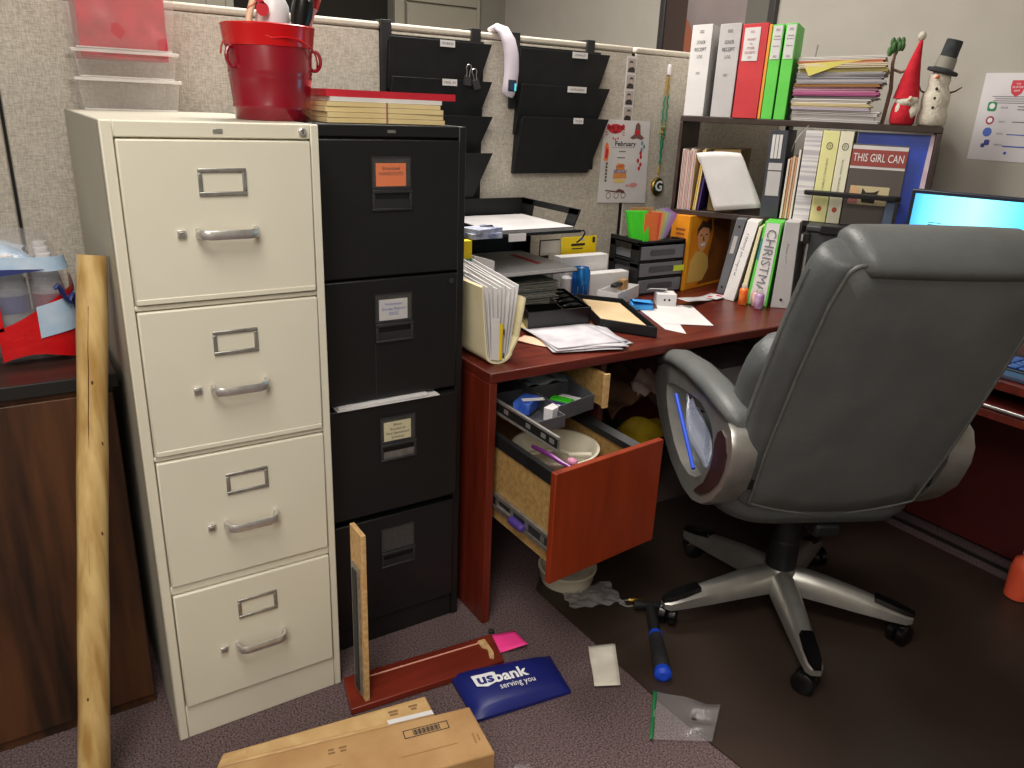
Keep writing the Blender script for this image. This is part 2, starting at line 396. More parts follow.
# ------------------------------------------------------------------ black cabinet
XK0,XK1,YK=.385,.766,.11
c=thing('filing_cabinet','black four-drawer metal filing cabinet between beige cabinet and desk','filing cabinet',((XK0+XK1)/2,.42,0))
b=MB().bx(XK0,XK1,YK+.02,.77,.0,ZT-.001).bx(XK0,XK0+.022,YK,YK+.03,0,ZT-.001).bx(XK1-.020,XK1,YK,YK+.03,0,ZT-.001).bx(XK0+.022,XK1-.02,YK,YK+.03,1.294,ZT-.001).bx(XK0+.022,XK1-.02,YK+.004,YK+.03,0,.07)
b.build('body',M_blackm,c,bevel=.003)
MB().bx(.569,.588,YK-.002,YK,1.3035,1.3095).build('badge',M_steel,c)
lk=MB().lathe([(.007,0),(.007,.005),(.0001,.0055)],(.727,YK-.006,.968),16,Matrix.Rotation(pi/2,4,'X')).build('lock',M_blackm2,c)
ZK=[(.992,1.290),(.694,.986),(.394,.684),(.074,.372)]
LC=[('orange card',M_orange),('white card',M_white),('cream card',M_manila2),(None,None)]
for i,(z0,z1) in enumerate(ZK):
    yo=YK-.006-(.012 if i==2 else 0)
    dr=MB().bx(.408,.7455,yo,YK+.015,z0,z1).build('drawer',M_blackm,c,bevel=.003)
    zl=z1-.068; xl0=.530+.002*i; xl1=xl0+.088
    fr=MB().bx(xl0-.003,xl1+.003,yo-.004,yo,zl-.036,zl-.031).bx(xl0-.003,xl0,yo-.004,yo,zl-.031,zl+.03).bx(xl1,xl1+.003,yo-.004,yo,zl-.031,zl+.03).bx(xl0-.003,xl1+.003,yo-.004,yo,zl+.03,zl+.033)
    lh=fr.build('label_holder',M_blackm2,dr)
    if LC[i][0]:
        cm=LC[i][1]; x0,x1=xl0+.008,xl1-.009
        cd=MB().bx(x0,x1,yo-.0018,yo,zl-.03,zl+.019).build('label_card',cm,dr); cd['label']=LC[i][0]
        lines={0:[('Scheduled',.042),('HANDOUTS',.056)],1:[('Volunteer',.044),('Sunday Report',.058),('2022',.024)],2:[('Blank',.022),('Receipts &',.040),('Paid Statements',.060),('(misc)',.032)]}[i]
        for k,(s_,w_) in enumerate(lines):
            text(s_,((x0+x1)/2,yo-.0018,zl+(.008 if i!=2 else .011)-.0115*k*(1 if i!=2 else .95)),X,Z,width=w_,size=.0105 if i!=2 else .009,m=M_ink if i==0 else M_bprint if i==1 else M_ink,parent=cd)
    MB().bx(xl0,xl1,yo-.0035,yo-.003,zl-.031,zl+.03).build('clear_pocket',M_pouchclear,dr)
    # recessed pull
    zp=zl-.061; px0,px1=xl0-.002,xl1+.006
    f=MB().bx(px0,px1,yo-.006,yo,zp+.016,zp+.024).bx(px0,px1,yo-.005,yo,zp-.022,zp-.016).bx(px0,px0+.007,yo-.005,yo,zp-.016,zp+.016).bx(px1-.007,px1,yo-.005,yo,zp-.016,zp+.016)
    pl=f.build('pull',M_blackm2,dr,bevel=.0015)
    MB().quad((px0+.007,yo-.001,zp-.016),(px1-.007,yo-.001,zp-.016),(px1-.007,yo-.004,zp+.004),(px0+.007,yo-.004,zp+.004)).build('recess',M_steel if i==2 else M_blackm2,pl)
    if i==1:
        MB().bx(.529,.5305,yo-.0008,yo,.70,.83).build('scratch',M_blackm2,dr)
# papers caught in the top of the third drawer
p=MB()
p.slab([(.425,.085,.6855),(.69,.085,.6855),(.69,.13,.6855),(.425,.13,.6855)],(0,0,.002))
p.slab([(.43,.088,.688),(.66,.086,.6895),(.66,.13,.6895),(.43,.13,.688)],(0,0,.0035))
tag(p.build('paper_sheaf',M_white),'white papers poking out above third drawer of black cabinet','papers')
# ------------------------------------------------------------------ walnut credenza
c=thing('credenza','dark walnut credenza with black edge left of beige cabinet','cabinet',(-.52,.45,0))
MB().bx(-1.02,-.022,.16,.74,.0,.80).build('body',M_walnut,c,bevel=.002)
MB().use(0).bx(-1.03,-.012,.152,.76,.803,.8295).use(1).bx(-1.03,-.0115,.145,.1525,.802,.830).build('top',[M_walntop,M_blkedge],c,bevel=.002)
for k in range(2): MB().bx(-1.015+.5*k,-.525+.5*k,.148,.16,.03,.79).build('door',M_walnut,c,bevel=.002)
# pole
p=MB(); a=Vector((-.180,-.078,.0)); bq=Vector((-.0290,.112,1.076)); pts=[];rs=[]
for k in range(30):
    t=k/29; q=a.lerp(bq,t); pts.append(q+Vector((.0005*sin(t*9),.0005*cos(t*7),0))); rs.append(.0300-.0035*t+.0006*sin(t*23))
pt=p.tube(pts,rs,28).build('wooden_pole',M_pole,bevel=0)
tag(pt,'varnished raw wooden pole leaning on beige cabinet in front of credenza','pole')
kn=MB(); dirv=(bq-a).normalized()
for t,dx in ((.60,-.3),(.79,-.1),(.36,.1),(.22,-.45),(.52,.5),(.68,.55)):
    q=a.lerp(bq,t); nrm=Vector((sin(dx),-cos(dx),0)); u=dirv.cross(nrm).normalized()
    kn.ball(q+nrm*(.0298-.0035*t),(.0022,.0012,.0045),8)
kn.build('knot',M_knot,pt)
ck=MB(); pts=[]
for k in range(14):
    t=.42+.5*k/13; q=a.lerp(bq,t); n_=Vector((-.33+.02*sin(k*2.1),-.94,0)).normalized(); pts.append(q+n_*(.0299-.0035*t))
ck.tube(pts,.0009,5).build('grain_crack',M_knot,pt)
#PART_TOPS
# ------------------------------------------------------------------ water bottle pack on credenza
c=thing('water_bottle_pack','shrink-wrapped pack of water bottles with red and blue print on credenza','water bottles',(-.25,.42,.83))
zb=.8305
def ring_sm(z,gx,gy,jit):
    out=[]
    for (x,y) in rring(.40+gx,.25+gy,.05,5):
        a=atan2(y,x); out.append(Vector((-.265+x+jit*.006*sin(a*7+z*40),.405+y+jit*.006*cos(a*9+z*31),z+jit*.004*sin(a*5))))
    return out
film=MB(); rings=[ring_sm(zb+.002,-.03,-.03,0),ring_sm(zb+.03,.0,.0,.6),ring_sm(zb+.09,.006,.006,1),ring_sm(zb+.15,0,0,1),ring_sm(zb+.20,-.02,-.02,1.3),ring_sm(zb+.235,-.06,-.06,1.6),ring_sm(zb+.248,-.16,-.14,1.6)]
film.loft(rings).build('film_wrap',M_film,c,smooth=60)
for ix in range(6):
    for iy in range(3):
        if ix==0 and iy==2: pass
        x,y=-.44+.067*ix+.004,.325+.075*iy
        pr=[(.024,0),(.030,.004),(.031,.03),(.029,.036),(.031,.042),(.031,.06),(.029,.066),(.031,.072),(.031,.09),(.029,.095),(.031,.10),(.031,.135),(.022,.17),(.013,.188),(.013,.20)]
        bo=MB().lathe([(r,z+zb+.003) for r,z in pr],(x,y,0),16).build('bottle',M_bottle,c,smooth=50)
        MB().lathe([(.0145,zb+.2),(.0145,zb+.217),(.0125,zb+.218)],(x,y,0),14).build('bottle_cap',M_whitepl,bo)
        MB().lathe([(.0316,zb+.103),(.0316,zb+.138)],(x,y,0),16).build('bottle_label',plain('maroon label',(110,36,60),.5) if ix%2 else plain('dark blue label',(40,50,110),.5),bo)
# printed areas on the film: front right corner
def filmpt(u,v):    # u along outline front-right to right side, v height
    ro=[q for q in rring(.412,.262,.05,5)]
    ln=[( -.05,-.131),(.206-.05,-.131)]
    path=[Vector((-.12,-.131,0)),Vector((.10,-.131,0))]
    for k in range(7):
        a=radians(-90+90*k/6); path.append(Vector((.156+.05*cos(a),-.081+.05*sin(a),0)))
    path.append(Vector((.206,.10,0)))
    L=[0]
    for i in range(1,len(path)): L.append(L[-1]+(path[i]-path[i-1]).length)
    s=u*L[-1]
    for i in range(1,len(path)):
        if s<=L[i]+1e-9:
            q=path[i-1].lerp(path[i],(s-L[i-1])/(L[i]-L[i-1])); break
    shr=1.0-.10*max(0,(v-.17)/.08)**1.3
    return Vector((-.265+q.x*shr,.405+q.y*shr-.003,zb+v))
def filmpatch(name,m,pts,off=.0):
    mb=MB(); vs=[filmpt(u,v)+Vector((off,-off,0)) for u,v in pts]
    return vs
def strip(name,m,f0,f1,u0,u1,off,nu=26,nv=8,parent=c):
    mb=MB(); mb.grid(nu,nv,lambda i,j:(filmpt(u0+(u1-u0)*i,f0(i)+(f1(i)-f0(i))*j)+Vector((off*.6,-off,0))))
    return mb.build(name,m,parent,smooth=60)
M_filmred=mat('red printed film',(206,24,28),.25,c2=(190,16,22),scale=20,bump=.5,bscale=40)
M_filmblue=mat('pale blue printed film',(150,184,214),.25,c2=(190,206,222),scale=12,bump=.5,bscale=40)
strip('red_print',M_filmred,lambda i:.012+.01*sin(i*9),lambda i:.10+.075*i-.02*cos(i*6),.34,.93,.004)
strip('red_print',M_filmred,lambda i:.075,lambda i:.12+.03*sin(i*3),.24,.36,.004)
strip('pale_blue_print',M_filmblue,lambda i:.055+.01*sin(i*4),lambda i:.120+.045*i,.47,.80,.007)
strip('pale_blue_print',M_filmblue,lambda i:.198-.012*i,lambda i:.232-.02*i,.02,.74,.005)
MB().grid(18,10,lambda i,j:(-.45+.32*i+.006*sin(j*9),.31+.19*j,zb+.249-.03*(abs(2*j-1)**3)-.035*max(0,i-.75)/.25+.003*sin(i*14+j*8))).build('pale_blue_print',M_filmblue,c,smooth=70)
wv=MB(); pts=[filmpt(.53+.22*k/18,.155-.085*k/18+.012*sin(k*1.3))+Vector((.008,-.012,0)) for k in range(19)]
wv.tube(pts,[.004+.002*abs(sin(k*1.1)) for k in range(19)],6).build('blue_lettering_stroke',plain('navy film ink',(30,44,104),.4),c)
strip('navy_print',plain('navy film ink',(30,44,104),.4),lambda i:.182+.012*i*i,lambda i:.205-.01*i,.16,.52,.008)
# ------------------------------------------------------------------ clear bins on beige cabinet
def bin_(z0,z1,label,fill=None,lipl=.0):
    c=thing('storage_bin',label,'bin',(.135,.695,z0))
    x0,x1,y0,y1=.036,.240,.612,.765
    g=.012*(z1-z0)/.1
    def wall(xa,ya,xb,yb):
        pass
    th=.0025
    B=[(x0,y0),(x1,y0),(x1,y1),(x0,y1)]; e=(z1-z0)*.10
    Tt=[(x0-e,y0-e),(x1+e,y0-e),(x1+e,y1),(x0-e,y1)]
    m=MB()
    m.bx(x0,x1,y0,y1,z0,z0+th)
    for i in range(4):
        j=(i+1)%4; p0,p1,q0,q1=B[i],B[j],Tt[i],Tt[j]
        nx,ny=-(p1[1]-p0[1]),(p1[0]-p0[0]); l=hypot(nx,ny); nx,ny=nx/l*th,ny/l*th
        m.hexa([(p0[0],p0[1],z0),(p1[0],p1[1],z0),(p1[0]+nx,p1[1]+ny,z0),(p0[0]+nx,p0[1]+ny,z0)],[(q0[0],q0[1],z1),(q1[0],q1[1],z1),(q1[0]+nx,q1[1]+ny,z1),(q0[0]+nx,q0[1]+ny,z1)])
    m.build('tub',M_clear,c,smooth=0)
    r=MB(); l=.006
    r.bx(x0-e-l,x1+e+l,y0-e-l,y0-e,z1-.006,z1+.001).bx(x0-e-l,x1+e+l,y1-.003,y1+.003,z1-.006,z1+.001).bx(x0-e-l,x0-e,y0-e,y1,z1-.006,z1+.001).bx(x1+e,x1+e+l,y0-e,y1,z1-.006,z1+.001)
    r.bx(x0+.001,x1-.001,y0-.002,y0,z0,z0+.004)
    r.build('rim',M_clearlip,c,bevel=.001)
    return c
bin_(ZT,ZT+.070,'empty clear plastic bin on beige cabinet, lowest of three')
b1=bin_(ZT+.0715,ZT+.131,'clear plastic bin above the lowest one on beige cabinet, thin red contents')
b2=bin_(ZT+.133,ZT+.33,'tall clear plastic bin holding red material, topmost of three')
for z0,z1 in ((ZT+.113,ZT+.129),(ZT+.136,ZT+.262)):
    m=MB().grid(14,8,lambda i,j:(.046+.184*i,.617+.004*sin(i*11)+.003*sin(j*9+i*4)-.006*j,z0+(z1-z0)*j))
    m.grid(14,8,lambda i,j:(.046+.184*i,.75+.004*sin(i*11),z0+(z1-z0)*j))
    m.quad((.046,.617,z0),(.23,.617,z0),(.23,.75,z0),(.046,.75,z0)).quad((.046,.615,z1),(.23,.615,z1),(.23,.75,z1),(.046,.75,z1)).quad((.046,.617,z0),(.046,.617,z1),(.046,.75,z1),(.046,.75,z0)).quad((.23,.617,z0),(.23,.617,z1),(.23,.75,z1),(.23,.75,z0))
    big=z1-z0>.05
    tag(m.build('red_material',mat('red shiny paper',(206,44,62),.35,c2=(170,22,42),scale=16,bump=.4)),('bright red folded material filling the topmost clear bin' if big else 'thin red material lying in the middle clear bin'),'material')
# ------------------------------------------------------------------ red bucket
bc=Vector((.352,.205,ZT+.0005))
c=thing('bucket','small red metal bucket with loop handles on filing cabinet','bucket',bc)
pr=[(.0705,.003),(.073,0),(.075,.003),(.0775,.022),(.079,.026),(.0775,.030),(.082,.078),(.0832,.083),(.0825,.088),(.0840,.092),(.0833,.097),(.0865,.148)]
prl=[(.0872,.140),(.0882,.143),(.0920,.176),(.0935,.179),(.0915,.181),(.0890,.177),(.0850,.14),(.071,.006),(.0001,.006)]
MB().lathe(pr+[(.0860,.150),(.0705,.008),(.0001,.0075)],bc,48).build('shell',M_redb,c,smooth=50)
MB().lathe(prl[:6]+[(.084,.15),(.0835,.14),(.0872,.140)],bc,48).build('rim_band',M_redlip,c,smooth=50)
for sgn,lab in ((1,0),(-1,0)):
    dirx=Vector((.93,.36,0)) if sgn<0 else Vector((.93,-.36,0)); dirx=dirx*sgn; ctr=bc+dirx*.089+Vector((0,0,.118))
    pts=[ctr+dirx*(.013*cos(a))+Vector((0,0,.019*sin(a))) for a in [2*pi*k/20 for k in range(20)]]
    MB().tube(pts,.0038,8,closed=True).build('ear_loop',M_redb,c)
e0=bc+Vector((.090,-.028,.105)); e1=bc+Vector((-.090,.028,.125)); pts=[]
for k in range(21):
    a=pi*k/20; q=e0.lerp(e1,(1-cos(a))/2); pts.append(q+Vector((-.02,-.098,.045)).normalized()*.098*sin(a)+Vector((0,0,.028*sin(a)-.03*(1-abs(cos(a))))))
MB().tube(pts,.0019,6).build('bail_handle',M_redlip,c)
# things standing in the bucket
def stick(name,label,cat,p0,p1,prof,m,nn=20):
    p0=Vector(p0);p1=Vector(p1); L=(p1-p0).length; R=(p1-p0).to_track_quat('Z','Y').to_matrix().to_4x4()
    o=MB().lathe([(r,z*L) for r,z in prof],p0,nn,R).build(name,m); return tag(o,label,cat)
o=tag(MB().tube([bc+Vector(q) for q in ((-.03,0,.012),(-.045,-.01,.15),(-.040,-.015,.195),(-.028,-.018,.235),(-.03,-.018,.26))],.0065,12).build('striped_stick',plain('cream candy',(236,214,180),.4)),'cream and orange twisted stick standing in red bucket','stick')
pts=[]
for k in range(60):
    t=k/59; base=[Vector(q)+bc for q in ((-.045,-.01,.15),(-.040,-.015,.195),(-.028,-.018,.235),(-.03,-.018,.26))]
    s=t*3; i=min(2,int(s)); q=base[i].lerp(base[i+1],s-i); pts.append(q+Vector((cos(t*22),sin(t*22),0))*.0058)
MB().tube(pts,.0019,6).build('stripe',plain('orange stripe',(214,120,84),.5),o)
o=stick('spray_bottle','white bottle with red print and black straw top in red bucket','bottle',bc+Vector((-.005,.02,.012)),bc+Vector((.020,.0,.268)),[(.026,0),(.030,.02),(.033,.5),(.034,.72),(.030,.82),(.017,.90),(.017,1.0)],M_whitepl)
q=bc+Vector((-.012,-.022,.205)); pr_=MB(); disc(pr_,q+Vector((-.006,-.011,.003)),X,Z,.013); poly(pr_,q+Vector((-.012,-.011,.02)),X,Z,[(-.008,-.004),(.012,-.008),(.005,.006),(-.004,.008)])
pr_.build('red_print',M_rprint,o)
stick('flashlight','black flashlight tilting right out of red bucket','flashlight',bc+Vector((.02,-.02,.012)),bc+Vector((.084,-.026,.30)),[(.014,0),(.016,.1),(.017,.60),(.0215,.66),(.0215,.76),(.019,.77),(.019,.84),(.0215,.85),(.022,1.0)],M_shinyb)
o=stick('marker','white stick with red band behind flashlight in red bucket','marker',bc+Vector((.034,.028,.012)),bc+Vector((.122,.02,.29)),[(.007,0),(.009,.1),(.0095,.72),(.013,.76),(.013,.9),(.011,1.0)],M_whitepl)
p0=bc+Vector((.034,.028,.012)); p1=bc+Vector((.122,.02,.29)); R=(p1-p0).to_track_quat('Z','Y').to_matrix().to_4x4()
MB().lathe([(.0132,.222),(.0140,.224),(.0140,.245),(.0132,.247)],p0,18,R).build('red_band',M_redlip,o)
# ------------------------------------------------------------------ folders on black cabinet
zf=ZT
def folder(z,h,x0,x1,y0,y1,m,label,rz=0,name='folder',wave=.0):
    mb=MB(); cx,cy=(x0+x1)/2,(y0+y1)/2
    n=10
    def top(i,j): return (x0+(x1-x0)*i,y0+(y1-y0)*j,z+h+wave*sin(i*3.1)-.001*j)
    vs=[]
    mb.grid(n,4,top); mb.grid(n,4,lambda i,j:(x0+(x1-x0)*i,y0+(y1-y0)*j,z+wave*sin(i*3.1)*.8))
    for e in ((0,),(1,)):
        mb.grid(n,2,lambda i,j:(x0+(x1-x0)*i,y0 if e[0]==0 else y1,z+wave*sin(i*3.1)*(.8+.2*j)+h*j))
        mb.grid(4,2,lambda i,j:(x0 if e[0]==0 else x1,y0+(y1-y0)*i,z+h*j+wave*sin(e[0]*3.1)*(.8+.2*j)))
    mb.xf(Matrix.Translation((cx,cy,0))@Matrix.Rotation(rz,4,'Z')@Matrix.Translation((-cx,-cy,0)))
    return tag(mb.build(name,m,smooth=40),label,'folder' if name=='folder' else 'papers')
G='manila folders stacked on black cabinet'
z=ZT+.0005
for k,(h,x1,rz) in enumerate(((.0105,.722,.0),(.011,.717,.01),(.011,.719,-.012),(.010,.710,.006))):
    o=folder(z,h-.0008,.444,x1,.135,.43,M_manila,['manila folder lying lowest on black cabinet','second manila folder up from black cabinet top','third manila folder up on black cabinet','topmost manila folder under white papers on black cabinet'][k],rz,wave=.0004,)
    o['group']=G; z+=h
folder(z,.009,.452,.715,.138,.43,M_white,'white papers between red folder and manila folders','.' and .01,name='paper_sheaf'); z+=.0095
o=folder(z,.0145,.448,.752,.14,.44,M_red,'red folder topping the stack on black cabinet',-.01,wave=-.0006)
bd=MB().bx(.578,.581,.1325,.1345,ZT+.0,ZT+.0435); tag(bd.build('rubber_band',plain('brown rubber band',(150,96,96),.7)),'thin brown rubber band around manila folders on black cabinet','rubber band')
#PART_PANELS
# ------------------------------------------------------------------ hanging wall files
def wallfile(x0,x1,label,pockets,labels,hooks,group=None):
    c=thing('hanging_file_organizer',label,'file organizer',((x0+x1)/2,YP,pockets[-1][1]))
    bp=MB().bx(x0+.012,x1-.03,YP-.006,YP-.001,pockets[-1][1]+.01,1.553).build('back_plate',M_blackp,c)
    hk=MB()
    for hx in hooks:
        h=MB().bx(hx-.017,hx+.017,YP-.009,YP-.002,1.36 if hx==hooks[0] else 1.50,1.586).bx(hx-.017,hx+.017,YP-.009,YP+.06,1.586,1.590).bx(hx-.017,hx+.017,YP+.054,YP+.060,1.54,1.586)
        h.build('hanger',M_blackm2,c,bevel=.001)
    for k,(zt,zb_,xr,dep) in enumerate(pockets):
        # pocket: slanted front panel, sides taper
        f=MB(); yb=YP-.006; tt=.0025
        xb0,xb1=x0-.004,xr-.055
        A=[(x0+.004,yb-dep,zt),(xr,yb-dep,zt),(xb1,yb-.018,zb_),(xb0,yb-.018,zb_)]
        f.slab(A,(0,tt,0))
        f.slab([(x0+.004,yb-dep,zt),(x0+.004,yb,zt-.02),(xb0,yb,zb_),(xb0,yb-.018,zb_)],(tt,0,0))
        f.slab([(xr,yb-dep,zt),(xr-.02,yb,zt-.02),(xb1,yb,zb_),(xb1,yb-.018,zb_)],(-tt,0,0))
        f.slab([(xb0,yb-.018,zb_),(xb1,yb-.018,zb_),(xb1,yb,zb_),(xb0,yb,zb_)],(0,0,tt))
        pk=f.build('pocket',M_blackp,c,bevel=.0012)
        if labels[k]:
            lx,lw,s_=labels[k]
            tg=MB().bx(lx-lw/2,lx+lw/2,yb-dep-.003,yb-dep-.0005,zt-.018,zt+.001).build('label_tab',M_white,pk)
            text(s_,(lx,yb-dep-.003,zt-.009),X,Z,width=lw*.75,size=.009,m=M_ink,parent=tg)
    return c
wallfile(.862,1.225,'black four-tier hanging file pocket left of white thermometer, binder clips on it',
   [(1.547,1.40,1.214,.020),(1.437,1.29,1.210,.035),(1.333,1.19,1.207,.050),(1.222,1.06,1.204,.062)],
   [(1.055,.050,'FORMS'),(1.056,.050,'MAIL IN'),None,None],(.862,1.165))
wallfile(1.318,1.695,'black three-tier hanging file pocket right of white thermometer','' or
   [(1.546,1.39,1.692,.020),(1.437,1.28,1.690,.035),(1.337,1.153,1.684,.050)],
   [(1.560,.062,'CONTRACTS'),(1.545,.078,'IN PROGRESS'),(1.548,.040,'TO DO')],(1.312,1.618))
# binder clips
for k,(x,z,rz,lab) in enumerate(((1.117,1.452,.05,'left black binder clip with silver loop on hanging file'),(1.143,1.442,-.25,'right black binder clip with tilted loop on hanging file'))):
    c=thing('binder_clip',lab,'binder clip',(x,YP-.06,z),0)
    y=YP-.045
    b=MB().prism([(y-.006,z-.03),(y+.006,z-.03),(y+.001,z),(y-.001,z)],'x',x-.012,x+.012)
    Mt=Matrix.Translation((x,y,z))@Matrix.Rotation(rz,4,'Y')@Matrix.Translation((-x,-y,-z))
    b.xf(Mt).build('clip_body',M_blackm2,c)
    pts=[(x-.005,y-.002,z-.004),(x-.0055,y-.004,z+.012),(x-.009,y-.006,z+.022),(x-.006,y-.006,z+.029),(x,y-.006,z+.031),(x+.006,y-.006,z+.029),(x+.009,y-.006,z+.022),(x+.0055,y-.004,z+.012),(x+.005,y-.002,z-.004)]
    m=MB().tube(pts,.0013,6); m.xf(Mt).build('wire_loop',M_chrome,c)
# thermometer
c=thing('infrared_thermometer','white curved handheld thermometer hooked over the partition top','thermometer',(1.26,YP-.03,1.40))
rings=[]
path=[((1.235,YP+.02,1.592),.014,.008),((1.240,YP-.01,1.599),.016,.012),((1.252,YP-.028,1.590),.021,.014),((1.268,YP-.037,1.56),.024,.017),((1.278,YP-.040,1.52),.0255,.019),((1.280,YP-.041,1.475),.0255,.019),((1.277,YP-.040,1.435),.025,.019),((1.271,YP-.038,1.405),.0235,.018),((1.269,YP-.037,1.397),.018,.014)]
P=[Vector(q[0]) for q in path]
for k,(q,w,t) in enumerate(path):
    tg=(P[min(k+1,len(P)-1)]-P[max(k-1,0)]).normalized(); sx=Vector((1,0,0)); sx=(sx-tg*sx.dot(tg)).normalized(); n_=tg.cross(sx)
    rings.append([Vector(q)+sx*w*cos(2*pi*i/20)+n_*t*sin(2*pi*i/20) for i in range(20)])
MB().loft(rings).build('shell',M_lav,c,smooth=60)
MB().bx(1.259,1.289,YP-.0605,YP-.054,1.412,1.447).build('screen_bezel',M_ink,c,bevel=.004)
MB().bx(1.262,1.280,YP-.0615,YP-.0600,1.416,1.443).build('screen',plain('dim blue display',(46,66,92),.2),c)
MB().bx(1.2805,1.287,YP-.0615,YP-.0600,1.414,1.436).build('lit_key',plain('cyan key',(90,220,240),.3,emit=(90,220,240),estr=.5),c)
# photo strip
c=thing('photo_strip','strip of four black and white portrait snapshots pinned above birthday flyer','photo strip',(1.81,YP,1.34))
MB().bx(1.789,1.834,YP-.003,YP-.001,1.330,1.552).build('backing',M_white,c)
for k in range(4):
    z0=1.334+.0545*k; x0=1.793
    f=MB().bx(x0,x0+.037,YP-.0036,YP-.003,z0,z0+.047).build('photo',plain('grey photo ground',(178,170,164),.6),c)
    m=MB(); poly(m,(x0+.0185,YP-.0036,z0),X,Z,[(-.017,0.001),(.016,.001),(.014,.013),(.006,.019),(-.006,.019),(-.015,.012)]); m.build('dark_coat',plain('photo dark',(52,44,42),.7),f)
    m=MB(); disc(m,(x0+.0185+.003*(-1)**k,YP-.0038,z0+.027),X,Z,.0078,16,ry=.010); m.build('face',plain('photo skin',(196,170,154),.7),f)
    m=MB(); poly(m,(x0+.0185+.003*(-1)**k,YP-.0040,z0+.027),X,Z,[(-.0085,.0),(-.0075,.009),(0,.0125),(.0075,.009),(.0085,.0),(.005,.0055),(-.005,.0055)]); m.build('hair',plain('photo dark',(52,44,42),.7),f)
# birthday flyer
fx0,fx1,fz0,fz1=1.700,1.932,1.040,1.336
c=thing('birthday_flyer','white birthday flyer with red crab and cake pictures pinned on partition','flyer',(1.816,YP,fz0))
sh=MB().hexa([(1.700,YP-.004,1.044),(1.936,YP-.004,1.036),(1.936,YP-.002,1.036),(1.700,YP-.002,1.044)],[(1.706,YP-.004,1.338),(1.924,YP-.004,1.334),(1.924,YP-.002,1.334),(1.706,YP-.002,1.338)])
sheet=sh.build('sheet',M_white,c)
yF=YP-.004
def fl(m,fn,name='print'):
    q=MB(); fn(q); return q.build(name,m,sheet,smooth=0)
def crab(q):
    disc(q,(1.760,yF,1.305),X,Z,.034,ry=.017)
    for s_ in (-1,1):
        for k in range(3): poly(q,(1.760+s_*.028,yF,1.300-.006*k),X,Z,[(0,0),(s_*.016,.006-.005*k),(s_*.015,.002-.005*k)])
        disc(q,(1.760+s_*.034,yF,1.312),X,Z,.009)
    for k in range(3): disc(q,(1.752+.011*k,yF,1.272-.004*(k%2)),X,Z,.004)
fl(M_rprint,crab,'crab_picture')
fl(plain('dark red print',(140,24,34),.7),lambda q:(disc(q,(1.748,yF,1.309),X,Z,.006,lift=.0008),disc(q,(1.772,yF,1.309),X,Z,.006,lift=.0008),poly(q,(1.76,yF,1.297),X,Z,[(-.012,.002),(.012,.002),(.006,-.006),(-.006,-.006)],lift=.0008)),'crab_face')
def gn(q): poly(q,(1.865,yF,1.275),X,Z,[(-.034,0),(-.02,-.006),(0,-.002),(.024,-.008),(.036,0),(.016,.012),(.012,.045),(0,.055),(-.010,.045),(-.014,.012)])
fl(plain('grey brown print',(120,86,80),.7),gn,'figure_picture'); fl(M_rprint,lambda q:poly(q,(1.865,yF,1.285),X,Z,[(-.012,0),(.012,0),(.008,.018),(-.008,.018)],lift=.0009),'figure_shirt')
text('February',(1.812,yF,1.253),X,Z,width=.10,size=.024,m=M_ink,parent=sheet,bold=.02)
fl(M_greyink,lambda q:(rowlines(q,(1.80,yF,1.226),X,Z,[.032],.02,.004),rowlines(q,(1.797,yF,1.204),X,Z,[.038],.02,.004),rowlines(q,(1.80,yF,1.240),X,Z,[.108],.02,.0012)),'small_print')
fl(M_orange,lambda q:poly(q,(1.726,yF,1.225),X,Z,[(-.010,-.03),(.008,-.034),(.012,.0),(.006,.026),(-.002,.034),(-.010,.02)]),'flame_picture')
fl(M_rprint,lambda q:poly(q,(1.727,yF,1.222),X,Z,[(-.006,-.02),(.004,-.02),(.006,.008),(0,.018),(-.005,.008)],lift=.0008),'flame_core')
fl(plain('dark floral print',(92,84,70),.7),lambda q:[poly(q,(1.731,yF,1.118+.012*k),X,Z,[(-.005,0),(.006,.002),(.003,.010),(-.004,.009)]) for k in range(6)],'garland_picture')
fl(plain('orange cake print',(226,150,84),.7),lambda q:(poly(q,(1.797,yF,1.128),X,Z,[(-.032,0),(.034,.002),(.030,.024),(-.030,.022)]),poly(q,(1.797,yF,1.16),X,Z,[(-.020,0),(.022,.0),(.016,.022),(-.014,.024)])),'cake_picture')
fl(plain('yellow print',(236,206,120),.7),lambda q:poly(q,(1.798,yF,1.118),X,Z,[(-.030,.008),(.030,.008),(.022,-.004),(-.022,-.004)],lift=.0009),'cake_plate')
text('HAPPY',(1.797,yF,1.172),X,Z,width=.044,size=.016,m=plain('orange ink',(206,96,40),.7),parent=sheet,lift=.0012,bold=.02)
text('BIRTHDAY',(1.799,yF,1.154),X,Z,width=.064,size=.017,m=plain('violet ink',(90,70,140),.7),parent=sheet,lift=.0012,bold=.02)
fl(plain('pink print',(222,150,150),.7),lambda q:(disc(q,(1.868,yF,1.104),X,Z,.020,ry=.009),disc(q,(1.838,yF,1.103),X,Z,.010,ry=.004)),'candy_picture')
fl(M_rprint,lambda q:[disc(q,(1.888+.008*sin(k*2.3),yF,1.165+.014*k),X,Z,.006,ry=.008) for k in range(5)],'balloon_picture')
fl(plain('teal print',(96,140,150),.7),lambda q:[disc(q,(1.893+.011*(k%2),yF,1.232+.012*k),X,Z,.005,ry=.008) for k in range(3)],'bird_picture')
